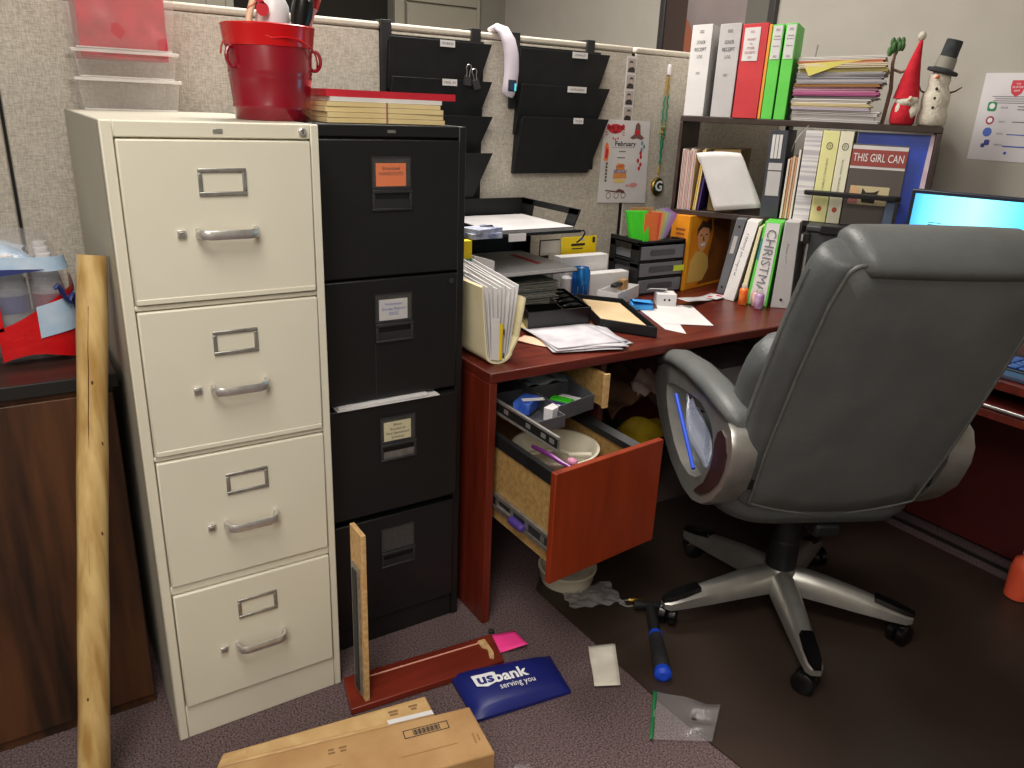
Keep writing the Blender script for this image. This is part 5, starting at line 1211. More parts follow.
# keyboard and mouse pad
c=thing('keyboard','black keyboard with blue tinted keys on right desk return','keyboard',(2.13,-.6,z))
MB().bx(2.06,2.20,-.98,-.50,z,z+.016).build('case',M_blackp,c,bevel=.003)
m=MB()
for r in range(5):
    for q in range(15): m.bx(2.07+.025*r,2.07+.025*r+.020,-.97+.031*q,-.97+.031*q+.026,z+.0162,z+.022)
m.build('keys',plain('blue lit key',(34,60,110),.4,emit=(30,80,190),estr=.06),c,bevel=.002)
tag(MB().bx(2.005,2.052,-1.0,-.48,z,z+.014).build('wrist_rest',plain('slate foam',(52,62,84),.8),bevel=.004),'slate wrist rest along right desk return edge','wrist rest')
# framed picture on the right wall
c=thing('framed_picture','dark framed landscape picture high on right wall above binders','picture',(XR,1.08,1.55))
y0,y1,zp0,zp1=.868,1.562,1.50,2.05
m=MB().bx(XR-.025,XR-.001,y0,y0+.035,zp0,zp1).bx(XR-.025,XR-.001,y1-.035,y1,zp0,zp1).bx(XR-.025,XR-.001,y0+.035,y1-.035,zp0,zp0+.03).bx(XR-.025,XR-.001,y0+.035,y1-.035,zp1-.03,zp1)
m.build('frame',plain('charcoal frame',(62,60,60),.4),c,bevel=.003)
MB().bx(XR-.012,XR-.002,y0+.035,y1-.035,zp0+.03,zp1-.03).build('mat_board',plain('deep brown mat',(74,62,58),.25),c)
MB().bx(XR-.0135,XR-.012,1.03,1.385,zp0+.05,zp1-.06).build('image',mat('hazy sky print',(150,138,136),.3,c2=(132,122,122),scale=4),c)
m=MB(); poly(m,(XR-.0135,1.385,1.63),YD,Z,[(0,-.06),(.345,-.06),(.345,.058),(.31,.08),(.27,.088),(.24,.07),(.21,.095),(.17,.112),(.13,.104),(.09,.075),(.05,.085),(.02,.13),(0,.15)]); m.build('mountains',plain('rust mountain print',(150,88,66),.5),c)
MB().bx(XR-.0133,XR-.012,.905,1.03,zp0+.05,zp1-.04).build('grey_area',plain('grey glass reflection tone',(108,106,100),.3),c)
# poster on the right wall
c=thing('notice_poster','white notice with red shield and coloured icons on right wall','poster',(XR,-.2,1.26))
PO=.048; y1,y0,zp0,zp1=-.080+PO,-.345+PO,1.262,1.534
xw=XR-.0012
MB().bx(xw-.001,xw+.001,y0,y1,zp0,zp1).build('sheet',mat('glossy white paper',(226,222,224),.5,c2=(218,214,218),scale=5),c)
xf=xw-.001
def pp(m,fn,name,lab=None):
    q=MB(); fn(q); o=q.build(name,m,c,smooth=0)
    if lab: o['label']=lab
sc=(xf,-.142,1.491)
pp(plain('shield red',(208,60,76),.6),lambda q:poly(q,sc,YD,Z,[(-.020,.021),(.020,.021),(.022,.0),(.016,-.018),(0,-.030),(-.016,-.018),(-.022,.0)]),'red_shield')
text('THE',(xf,-.142,1.501),YD,Z,width=.014,size=.006,m=M_whiteprint,parent=c,lift=.0008); text('SALVATION',(xf,-.142,1.491),YD,Vector((0,-.25,1)),width=.034,size=.009,m=M_whiteprint,parent=c,lift=.0008); text('ARMY',(xf,-.142,1.480),YD,Z,width=.020,size=.008,m=M_whiteprint,parent=c,lift=.0008)
pp(M_greyink,lambda q:rowlines(q,(xf,-.140,1.462),YD,Z,[.14,.12,.13,.10],.0065,.0022),'notice_lines')
def rsq(q,cy,cz,w,lift=.0005): poly(q,(xf,PO+cy,cz),YD,Z,rring(w,w,w*.25),lift)
pp(plain('icon green',(60,140,92),.6),lambda q:rsq(q,-.076-PO,1.431,.030),'green_icon'); pp(M_whiteprint,lambda q:disc(q,(xf,-.076,1.432),YD,Z,.009,lift=.0008),'icon_mark')
pp(plain('icon red',(170,60,80),.6),lambda q:disc(q,(xf,-.079,1.388),YD,Z,.0135),'red_icon'); pp(M_whiteprint,lambda q:disc(q,(xf,-.079,1.388),YD,Z,.008,lift=.0008),'icon_mark')
pp(plain('icon blue',(86,112,196),.6),lambda q:disc(q,(xf,-.079,1.351),YD,Z,.0145),'blue_icon')
pp(plain('icon indigo',(72,76,150),.6),lambda q:(rsq(q,-.085-PO,1.318,.018),rsq(q,-.074-PO,1.308,.013)),'indigo_icon')
for k,(zq,s_) in enumerate(((1.428,'PHONE'),(1.384,'VISIT'),(1.347,'EMAIL'),(1.312,'WEBSITE'))):
    text(s_,(xf,-.116-.002*k,zq),YD,Z,width=.022+.004*(k==3),size=.009,m=M_greyink,parent=c)
pp(M_greyink,lambda q:(rowlines(q,(xf,PO-.205,1.432),YD,Z,[.09,.06],.009,.003,align=1),rowlines(q,(xf,PO-.198,1.385),YD,Z,[.10],.009,.003,align=1)),'address_lines')
pp(M_bprint,lambda q:(rowlines(q,(xf,PO-.19,1.346),YD,Z,[.12],.009,.003,align=1),rowlines(q,(xf,PO-.185,1.309),YD,Z,[.12],.009,.004,align=1),disc(q,(xf,-.151,1.288),YD,Z,.005)),'link_lines')
#PART_FLOOR
# ------------------------------------------------------------------ floor
pts=[(1.075,.14),(1.022,.088),(1.028,-.5),(1.045,-.69),(1.06,-1.55),(2.37,-1.55),(2.37,.32),(1.26,.32)]
tag(MB().prism(pts,'z',.0005,.004).build('chair_mat',M_matp),'brown tinted plastic chair mat on carpet beneath office chair','chair mat')
tag(MB().bx(2.425,2.432,-1.5,.5,.0003,.012).build('cable_strip',M_blkedge),'thin dark strip along carpet under right desk return','strip')
# cardboard boxes
c=thing('cardboard_box','long taped cardboard carton next to beige cabinet, behind the nearer carton','box',(.25,-.22,0))
zt_=.108
Bk=[(.036,-.2235),(.476,-.3145),(.484,-.252),(.055,-.194)]
m=MB().hexa([(*p,0.0005) for p in Bk],[(*p,zt_) for p in Bk]); m.build('carton',M_cardb2,c,bevel=.004)
MB().hexa([(.388,-.340,zt_+.0005),(.470,-.3225,zt_+.0005),(.4735,-.3075,zt_+.0005),(.3915,-.323,zt_+.0005)],[(.388,-.340,zt_+.0012),(.470,-.3225,zt_+.0012),(.4735,-.3075,zt_+.0012),(.3915,-.323,zt_+.0012)]).build('white_label',M_white,c) if 0 else None
MB().hexa([(.376,-.2925,zt_+.0009),(.474,-.3125,zt_+.0009),(.4755,-.300,zt_+.0009),(.378,-.280,zt_+.0009)],[(.376,-.2925,zt_+.0016),(.474,-.3125,zt_+.0016),(.4755,-.300,zt_+.0016),(.378,-.280,zt_+.0016)]).build('white_label',M_white,c)
MB().hexa([(.09,-.228,zt_+.0003),(.470,-.306,zt_+.0003),(.478,-.262,zt_+.0003),(.10,-.206,zt_+.0003)],[(.09,-.228,zt_+.0007),(.470,-.306,zt_+.0007),(.478,-.262,zt_+.0007),(.10,-.206,zt_+.0007)]).build('packing_tape',M_tape,c)
m=MB(); dd=Vector((.975,-.19,0)); uu=Vector((.19,.975,0))
rowlines(m,(.40,-.262,zt_+.0008),dd,uu,[.022,.018],.009,.006); rowlines(m,(.445,-.268,zt_+.0008),dd,uu,[.02,.012],.009,.006); m.build('print',plain('faded box ink',(134,100,62),.8),c)
c=thing('cardboard_box','long cardboard carton with barcode at bottom, nearest the viewer','box',(.3,-.4,0))
zf_=.112
Fr=[(-.03,-.36),(.455,-.475),(.538,-.478),(.552,-.332),(.036,-.222)]
Fr=[(.005,-.372),(.533,-.476),(.552,-.334),(.036,-.2285)]
m=MB().hexa([(*p,.0005) for p in Fr],[(*p,zf_) for p in Fr]); m.build('carton',M_cardb,c,bevel=.004)
dd=Vector((.981,-.195,0)); uu=Vector((.195,.981,0)); cc=Vector((.438,-.348,zf_))
m=MB(); rowlines(m,cc+uu*.0105,dd,uu,[.098],.02,.002); rowlines(m,cc-uu*.0105,dd,uu,[.098],.02,.002)
for s_ in (-1,1): rowlines(m,cc+dd*.048*s_,dd,uu,[.002],.01,.022)
for k in range(20): rowlines(m,cc+dd*(-.028+.003*k),dd,uu,[.0012+.0008*(k%3)],.01,.015)
m.build('barcode_label',M_ink,c)
m=MB(); rowlines(m,Vector((.245,-.300,zf_)),dd,uu,[.012,.014],.009,.005); rowlines(m,Vector((.268,-.305,zf_)),dd,uu,[.016,.012],.009,.005); m.build('print',plain('faded box ink',(134,100,62),.8),c)
m=MB(); rowlines(m,Vector((.20,-.335,zf_)),dd,uu,[.10],.01,.0015); rowlines(m,Vector((.42,-.402,zf_)),dd,uu,[.12],.01,.0015); rowlines(m,Vector((.515,-.42,zf_)),uu,-dd,[.03,.02],.009,.004); m.build('fold_line',plain('crease shade',(150,110,64),.9),c)
# fallen drawer
c=thing('broken_drawer','broken mahogany drawer front lying on carpet with bare side board upright','drawer',(.57,-.07,0))
zr=.019
R4=[(.357,-.118),(.762,-.150),(.788,-.042),(.381,-.006)]
MB().hexa([(*p,.0008) for p in R4],[(*p,zr) for p in R4]).build('drawer_front',mat('mahogany floor board',(126,44,26),.38,c2=(104,33,19),scale=2,stretch=(2,16,16)),c,bevel=.002)
def onr(u,v): # bilinear on the board top
    a=Vector((*R4[0],0)).lerp(Vector((*R4[1],0)),u); b=Vector((*R4[3],0)).lerp(Vector((*R4[2],0)),u); return a.lerp(b,v)
m=MB(); a,b=onr(.12,.80),onr(.90,.80); n_=Vector((.08,1,0)).normalized()*.0022
m.hexa([a-n_+Vector((0,0,zr)),b-n_+Vector((0,0,zr)),b+n_+Vector((0,0,zr)),a+n_+Vector((0,0,zr))],[a-n_+Vector((0,0,zr+.0012)),b-n_+Vector((0,0,zr+.0012)),b+n_+Vector((0,0,zr+.0012)),a+n_+Vector((0,0,zr+.0012))]); m.build('groove_line',plain('pale pink groove',(226,160,140),.7),c)
m=MB(); pts=[onr(.885,.85),onr(.935,.86),onr(.955,.35),onr(.94,.14),onr(.915,.2),onr(.925,.5),onr(.895,.62)]
m.slab([p+Vector((0,0,zr)) for p in pts],(0,0,.004)); m.build('broken_chip',M_plyl,c)
tb=[(.369,.005),(.381,.007),(.405,-.088),(.393,-.092)]
m=MB().hexa([(*p,zr+.0005) for p in ((.396,-.112),(.4075,-.112),(.4075,-.045),(.396,-.045))],[(*p,.470) for p in ((.396,-.112),(.4075,-.112),(.4075,-.045),(.396,-.045))]); 
sd=m.build('side_board',M_plyl,c,bevel=.001)
MB().use(0).bx(.3905,.3958,-.100,-.060,.03,.38).use(1).bx(.3885,.391,-.092,-.068,.04,.37).build('metal_slide',[M_steel,M_blackm2],sd)
for q in (.40,.445): MB().cyl((.4075,-.06,q),(.418,-.06,q),.0022,n=8).build('dowel_pin',M_plyl,sd)
# pouch
c=thing('bank_pouch','navy zip pouch with white bank lettering lying on carpet','pouch',(.73,-.21,0))
Q=[Vector((.600,-.285,0)),Vector((.853,-.318,0)),Vector((.882,-.185,0)),Vector((.617,-.118,0))]
def pq(u,v): return Q[0].lerp(Q[1],u).lerp(Q[3].lerp(Q[2],u),v)
def puff(u,v): return .020*(max(0,1-abs(2*u-1)**4)*max(0,1-abs(2*v-1)**4))**.5
m=MB(); m.grid(20,14,lambda i,j:pq(i,j)+Vector((0,0,.010+puff(i,j)))); m.grid(20,14,lambda i,j:pq(i,j)+Vector((0,0,.001)))
for e in range(4):
    m.grid(20,2,lambda i,j:(pq(i,0),pq(i,1),pq(0,i),pq(1,i))[e]+Vector((0,0,.001+(.009)*j)))
m.build('body',M_navy,c,smooth=50)
zl=.0312
xd=(pq(.75,.5)-pq(.25,.5)).normalized(); yd=Vector((0,0,1)).cross(xd)
ctr=pq(.40,.56)+Vector((0,0,zl))
sh=MB(); poly(sh,pq(.245,.60)+Vector((0,0,zl)),xd,yd,[(-.030,.020),(.028,.020),(.028,-.016),(.0,-.026),(-.026,-.018)]); sh.build('shield_logo',M_whiteprint,c)
text('us',pq(.250,.60)+Vector((0,0,zl)),xd,yd,width=.042,size=.047,m=plain('navy print',(24,34,120),.5),parent=c,lift=.0012,bold=.03)
text('bank',pq(.495,.585)+Vector((0,0,zl)),xd,yd,width=.088,size=.050,m=M_whiteprint,parent=c,bold=.03)
text('serving you',pq(.52,.37)+Vector((0,0,zl)),xd,yd,width=.092,size=.028,m=M_whiteprint,parent=c)
# pink note, cap, receipt
m=MB().grid(8,6,lambda i,j:(.775+.075*i+.004*j,-.105+.060*j-.022*i+.01*j,.004+.016*i*(1-.4*j)+.02*(j)*(1-i)*.4)); tag(m.build('sticky_note',M_pink,solid=.0008),'neon pink sticky note beside navy pouch on carpet','sticky note')
tag(MB().lathe([(.007,.0005),(.008,.002),(.008,.009),(.006,.011),(.0001,.011)],(.802,-.018,0),14).build('screw_cap',M_ink),'small black screw cap by desk leg','cap')
m=MB().grid(6,14,lambda i,j:Vector((.914,-.334,0)).lerp(Vector((.974,-.364,0)),i).lerp(Vector((.995,-.205,0)).lerp(Vector((1.067,-.231,0)),i),j)+Vector((0,0,.0095+.003*sin(j*6)))); tag(m.build('receipt',mat('cream receipt paper',(226,220,204),.8,c2=(212,206,190),scale=20),solid=.0007),'crumpled white receipt slip on edge of chair mat','receipt')
# zip bag
c=thing('zip_bag','clear plastic zip bag with green seal on carpet and mat','plastic bag',(1.04,-.53,0))
Z0=[Vector((.922,-.536,0)),Vector((1.041,-.612,0)),Vector((1.144,-.541,0)),Vector((1.038,-.422,0))]
def zq(u,v): return Z0[0].lerp(Z0[3],v).lerp(Z0[1].lerp(Z0[2],v),u)
MB().grid(22,22,lambda i,j:zq(i,j)+Vector((0,0,.007+.006*sin(i*9+j*4)*sin(j*8)*i+.016*i*i*sin(j*6)**2))).build('film',M_bag,c,smooth=70)
MB().grid(3,20,lambda i,j:zq(-.03+.06*i,j)+Vector((0,0,.008+.002*sin(j*9)))).build('green_seal',M_dgreen,c,solid=.001)
# hammer
c=thing('hammer','black hammer with blue grip end lying under chair caster','hammer',(1.19,-.26,0))
h0,h1=Vector((1.088,-.392,.025)),Vector((1.250,-.165,.025))
MB().tube([h0.lerp(h1,t) for t in (0,.08,.35,.52)],[.020,.0215,.019,.017],14).build('grip',M_blackm2,c)
MB().tube([h0.lerp(h1,t) for t in (.52,.95)],[.0155,.015],12).build('shaft',M_blackp,c)
MB().tube([h0.lerp(h1,t) for t in (-.075,-.05,.0,.02)],[.012,.0225,.0225,.020],14).build('blue_end',M_blueplas,c)
MB().tube([h0.lerp(h1,t) for t in (.50,.545)],[.0185,.017],14).build('blue_collar',M_blueplas,c)
hd=(h1-h0).normalized(); sd_=Vector((-hd.y,hd.x,0))
MB().tube([h1+sd_*q for q in (.045,.03,.015,-.03,-.045)],[.014,.015,.011,.010,.004],12).build('head',M_blackp,c)
# brass connector + wire
c=thing('brass_connector','small brass cable connector on chair mat beside chair caster','connector',(1.235,-.11,.004))
MB().tube([(1.225,-.100,.012),(1.245,-.114,.012),(1.262,-.124,.012)],[.008,.009,.006],12).build('brass_nut',M_brass,c)
MB().tube([(1.225,-.100,.012),(1.212,-.095,.010),(1.195,-.098,.008),(1.205,-.118,.007),(1.222,-.124,.007)],.0028,8).build('lead_wire',M_steel,c)
# crumpled clear bag
Bq=[Vector((1.068,.020,0)),Vector((1.055,-.055,0)),Vector((1.205,-.105,0)),Vector((1.235,.010,0))]
def bq_(u,v): return Bq[0].lerp(Bq[3],u).lerp(Bq[1].lerp(Bq[2],u),v)
m=MB().grid(24,20,lambda i,j:bq_(i,j)+Vector((.004*sin(j*14),.004*sin(i*17),.008+.014*abs(sin(i*6+j*3))*sin(i*pi)*sin(j*pi)+.0025*sin(i*21)*sin(j*17)+.004)))
tag(m.build('crumpled_bag',clear('crumpled clear bag film',(226,222,224),.34,.12,bump=1.0,scale=40)),'crumpled clear plastic bag below the open drawer corner','plastic bag')
# white round tub and white carton behind the drawer
c=thing('plastic_tub','white round plastic tub on floor under open drawer','tub',(1.13,.10,0))
MB().lathe([(.070,.0045),(.078,.006),(.088,.05),(.090,.052),(.090,.056),(.082,.056),(.072,.010),(.0001,.009)],(1.135,.085,0),36).build('bowl',M_offwhite,c,smooth=50)
o=tag(MB().hexa([(1.10,.03,.060),(1.19,.05,.060),(1.17,.12,.060),(1.08,.10,.060)],[(1.10,.03,.085),(1.19,.05,.085),(1.17,.12,.085),(1.08,.10,.085)]).build('labelled_carton',M_white),'white carton with barcode on the plastic tub','carton')
m=MB()
for k in range(9): m.quad((1.145+.004*k,.0395+.0009*k,.065),(1.147+.004*k,.0399+.0009*k,.065),(1.147+.004*k,.0399+.0009*k,.081),(1.145+.004*k,.0395+.0009*k,.081))
m.build('barcode',M_greyink,o)
tag(MB().grid(8,8,lambda i,j:(.60+.04*i,-.475+.03*j,.006+.012*sin(i*5)*sin(j*4)**2)).build('plastic_scrap',M_bag),'tiny clear plastic scrap at bottom edge of floor','scrap')
# kneespace: bin with bags, white box
c=thing('waste_bin','dark waste bin full of bags under the desk beside pedestal','bin',(1.72,.5,0))
m=MB().lathe([(.11,.001),(.12,.004),(.15,.21),(.153,.213),(.147,.213),(.116,.008),(.0001,.007)],(1.72,.50,0),30); m.build('bin',M_blackp,c,smooth=50)
m=MB().grid(20,16,lambda i,j:(1.60+.24*i+.01*sin(j*9),.40+.12*j,.215+.075*sin(j*pi)*(.6+.4*sin(i*pi))+.012*sin(i*10+j*6))); tag(m.build('yellow_bag',mat('yellow bag',(196,166,30),.5,c2=(150,122,20),scale=9,bump=.5),solid=.002),'yellow bag heaped on top of dark waste bin','bag')
m=MB().grid(22,16,lambda i,j:(1.60+.26*i,.47+.16*j,.30+.10*j+.07*sin(i*pi)*(1-.3*j)+.014*sin(i*13+j*7))); tag(m.build('paper_bag',mat('brown crumpled paper',(120,84,60),.8,c2=(86,58,40),scale=12,bump=.8),solid=.002),'crumpled brown paper bag above yellow bag under desk','bag')
m=MB().grid(18,14,lambda i,j:(1.70+.14*i,.455+.05*j,.385+.085*j*sin(i*pi*.8+.4)+.008*sin(i*17+j*9))); tag(m.build('plastic_wrap',mat('pinkish film',(206,180,170),.3,c2=(170,140,130),scale=20,bump=.8),solid=.001),'pinkish clear wrapping on brown paper bag under desk','wrapping')
tag(MB().bx(2.14,2.47,.46,.70,.0005,.215).build('storage_crate',M_blackp,bevel=.006),'black crate on floor in desk corner beneath white carton','crate')
c=thing('storage_carton','white storage carton on black crate under desk corner','carton',(2.3,.58,.216))
MB().bx(2.15,2.46,.47,.69,.2155,.395).build('box',M_white,c,bevel=.002); MB().bx(2.145,2.465,.465,.695,.3955,.42).build('lid',M_white,c,bevel=.002)
# object at right edge of frame
c=thing('orange_bottle','orange bottle with white cap on mat by the right picture edge','bottle',(2.305,-.672,0))
bx0=(2.305,-.672,.0045)
MB().lathe([(.03,0),(.036,.004),(.037,.10),(.030,.13),(.013,.145),(.013,.15)],bx0,24).build('body',mat('orange red plastic',(226,92,62),.4,c2=(214,80,50),scale=10),c,smooth=50)
MB().lathe([(.015,.15),(.015,.172),(.0001,.172)],bx0,18).build('cap',M_whitepl,c)
#PART_CHAIR
# ------------------------------------------------------------------ office chair
TH=.461; HUB=(1.577,-.338,.004); UP=Vector((-.029,-.038,0))
ch=thing('office_chair','grey leather high-back office chair with silver five-star base','chair',HUB,-TH)
def cb(mb,name,m,parent=None,**k):
    if name in ('seat','backrest_shell','back_panel','piping','side_seam','lumbar_cushion','headrest_cushion','head_roll','armrest_frame','inset','arm_pad','arm_bracket'): mb.xf(Matrix.Translation(UP))
    return mb.build(name,m,parent or ch,world=False,**k)
# base: five legs
angs=[radians(a)+TH for a in (163,235,307,19,91)]
for a in angs:
    d=Vector((cos(a),sin(a),0)); s=Vector((-sin(a),cos(a),0)); rings=[]
    for r,w,z0,z1 in ((.02,.034,.085,.155),(.06,.036,.085,.155),(.12,.033,.080,.146),(.20,.029,.072,.128),(.28,.025,.066,.106),(.318,.022,.064,.094),(.332,.012,.066,.090)):
        c0=d*r*1.09
        rings.append([c0+s*w+Vector((0,0,z0)),c0+s*w*.95+Vector((0,0,z0+(z1-z0)*.62)),c0+s*w*.50+Vector((0,0,z1-.004)),c0+s*w*.30+Vector((0,0,z1)),c0-s*w*.30+Vector((0,0,z1)),c0-s*w*.50+Vector((0,0,z1-.004)),c0-s*w*.95+Vector((0,0,z0+(z1-z0)*.62)),c0-s*w+Vector((0,0,z0))])
    lg=cb(MB().loft(rings),'base_leg',M_silver,smooth=35)
    rings=[]
    for r,w,zt_ in ((.235,.017,.122),(.24,.0195,.1235),(.28,.0205,.112),(.315,.0175,.102),(.334,.009,.096)):
        c0=d*r*1.09; rings.append([c0+s*w+Vector((0,0,zt_-.012)),c0+s*w*.8+Vector((0,0,zt_)),c0-s*w*.8+Vector((0,0,zt_)),c0-s*w+Vector((0,0,zt_-.012))])
    cb(MB().loft(rings),'foot_pad',M_shinyb,lg,smooth=40)
    # twin caster
    cs=MB(); wd=Vector((cos(a+.9),sin(a+.9),0)); ax=Vector((-wd.y,wd.x,0)); cc=d*.345+wd*-.016
    for sg in (-1,1):
        p=cc+ax*sg*.014+Vector((0,0,.0302)); cs.tube([p-ax*.011,p-ax*.008,p+ax*.008,p+ax*.011],[.026,.030,.030,.026],20)
    cs.tube([d*.345+Vector((0,0,.03)),d*.345+Vector((0,0,.070))],.007,10)
    hood=MB().obx((0,0,0),(.04,.028,.012)); hood.xf(Matrix.Translation(cc+Vector((0,0,.05)))@Matrix.Rotation(atan2(wd.y,wd.x),4,'Z')); cs.add(hood.v,hood.f)
    cb(cs,'caster',M_shinyb,smooth=40)
cb(MB().lathe([(.045,.08),(.047,.10),(.046,.150),(.040,.156),(.0001,.156)],(0,0,0),28),'hub',M_silver)
cb(MB().lathe([(.040,.152),(.042,.16),(.040,.24),(.036,.245),(.036,.31),(.031,.315),(.031,.385),(.0001,.386)],(0,0,0),28),'gas_lift_cover',M_blackp)
cb(MB().bx(-.11,.11,-.14,.13,.375,.41).bx(-.035,.035,-.20,.0,.36,.40),'tilt_mechanism',M_blackp,bevel=.01)
# seat
rings=[]
for k,(zz,gx,gy) in enumerate(((.405,-.08,-.08),(.412,-.03,-.03),(.44,.0,.0),(.48,.01,.01),(.515,.0,.0),(.535,-.04,-.04),(.543,-.12,-.12))):
    rings.append([Vector((x,y+.075,zz+(.02 if y>.2 and zz>.5 else 0)*-1)) for x,y in rring(.52+gx,.52+gy,.11,6)])
cb(MB().loft(rings),'seat',M_leather2,smooth=60)
# back, frame of its own: origin at bottom centre of rear face
RC=.38
U_=Vector((0,-sin(RC),cos(RC))); N_=Vector((0,cos(RC),sin(RC))); B0=Vector((0,-.195,.458)); SX=Vector((1,0,0))
def BP(x,s,d): return B0+SX*x+U_*s+N_*d
def wprof(s):
    pts=[(-.03,.205),(.03,.235),(.2,.247),(.45,.250),(.62,.245),(.70,.235),(.77,.205)]
    for (a,b),(c_,e) in zip(pts,pts[1:]):
        if s<=c_: 
            t=max(0,(s-a)/(c_-a)); return b+(e-b)*t
    return pts[-1][1]
def backring(s,w,d0,d1,r,n=5,dip=0):
    out=[]
    for x,y in rring(w*2,d1-d0,min(r,(d1-d0)/2-.001),n):
        out.append(BP(x,s-dip*(1-min(1,(abs(x)/w))**2),(d0+d1)/2+y))
    return out
rings=[]
S_=[-.005,.01,.04,.10,.2,.3,.4,.5,.58,.64,.67,.695,.71]
for s in S_:
    e=1
    w=wprof(s)+.015
    if s<.0: rings.append(backring(s,w-.035,.03,.10,.03,dip=.05)); continue
    dip=.05*max(0,1-s/.3)
    dd0=.012 if s<.72 else .02
    d1=.115
    if s>.67: w-=.02*((s-.67)/.04)**2
    rings.append(backring(s,w,dd0,d1,.045,dip=dip))
cb(MB().loft(rings),'backrest_shell',M_leather2,smooth=60,sub=1)
# flat rear panel and piping
def outline(ins=0,n=40):
    pts=[]; w=lambda s:wprof(s)-.024-ins
    # bottom edge with dip
    for k in range(13):
        t=-1+2*k/12; x=t*(w(.03)-.0); pts.append((x,.028+ins-.045*(1-t*t)))
    for k in range(1,12): s=.03+.64*k/12; pts.append((w(s),s))
    for k in range(6): a=radians(90*k/5); pts.append((w(.69)-.03+.03*cos(a),.675+.03*sin(a)-ins))
    for k in range(1,8): t=1-2*k/8; pts.append((t*(w(.69)-.03),.705-ins))
    for k in range(6): a=radians(90+90*k/5); pts.append((-w(.69)+.03+.03*cos(a),.675+.03*sin(a)-ins))
    for k in range(11,0,-1): s=.03+.64*k/12; pts.append((-w(s),s))
    return pts
ol=outline()
pn=MB(); n=len(ol)
r0=[BP(x,s,.016) for x,s in ol]; r1=[BP(x*.985,.35+(s-.35)*.985,.006) for x,s in ol]; r2=[BP(x*.80,.35+(s-.35)*.85,.0) for x,s in ol]; r3=[BP(x*.4,.35+(s-.35)*.5,-.003) for x,s in ol]
pn.loft([r0,r1,r2,r3],cap=False); pn.add(r3,[tuple(range(n))])
cb(pn,'back_panel',M_leather,smooth=60)
cb(MB().tube([BP(x,s,.008) for x,s in ol],.0042,8,closed=True),'piping',M_piping)
# side seam on the bolsters
for sg in (-1,1): cb(MB().tube([BP(sg*(wprof(s)+.015),s,.066) for s in [.03+.63*k/16 for k in range(17)]],.0025,6),'side_seam',M_piping)
# front cushions
rings=[]
for s,w in ((.10,.19),(.13,.235),(.20,.262),(.30,.268),(.38,.258),(.43,.225)): rings.append(backring(s,w,.09,.200,.045))
cb(MB().loft(rings),'lumbar_cushion',M_leather2,smooth=60,sub=1)
rings=[]
for s,w,d1 in ((.46,.17,.15),(.50,.20,.175),(.57,.212,.18),(.62,.208,.175),(.66,.19,.16),(.69,.15,.14)): rings.append(backring(s,w,.095,d1,.04))
cb(MB().loft(rings),'headrest_cushion',M_leather2,smooth=60,sub=1)
# head roll over the top
rings=[]
for x,k in ((-.192,.45),(-.186,.82),(-.165,1),(-.09,1.03),(0,1.04),(.09,1.03),(.175,1),(.198,.85),(.205,.5)):
    rings.append([BP(x,.700+.034*k*cos(2*pi*q/18)*(1.15),.068+.075*k*sin(2*pi*q/18)) for q in range(18)])
cb(MB().loft(rings),'head_roll',M_leather,smooth=60)
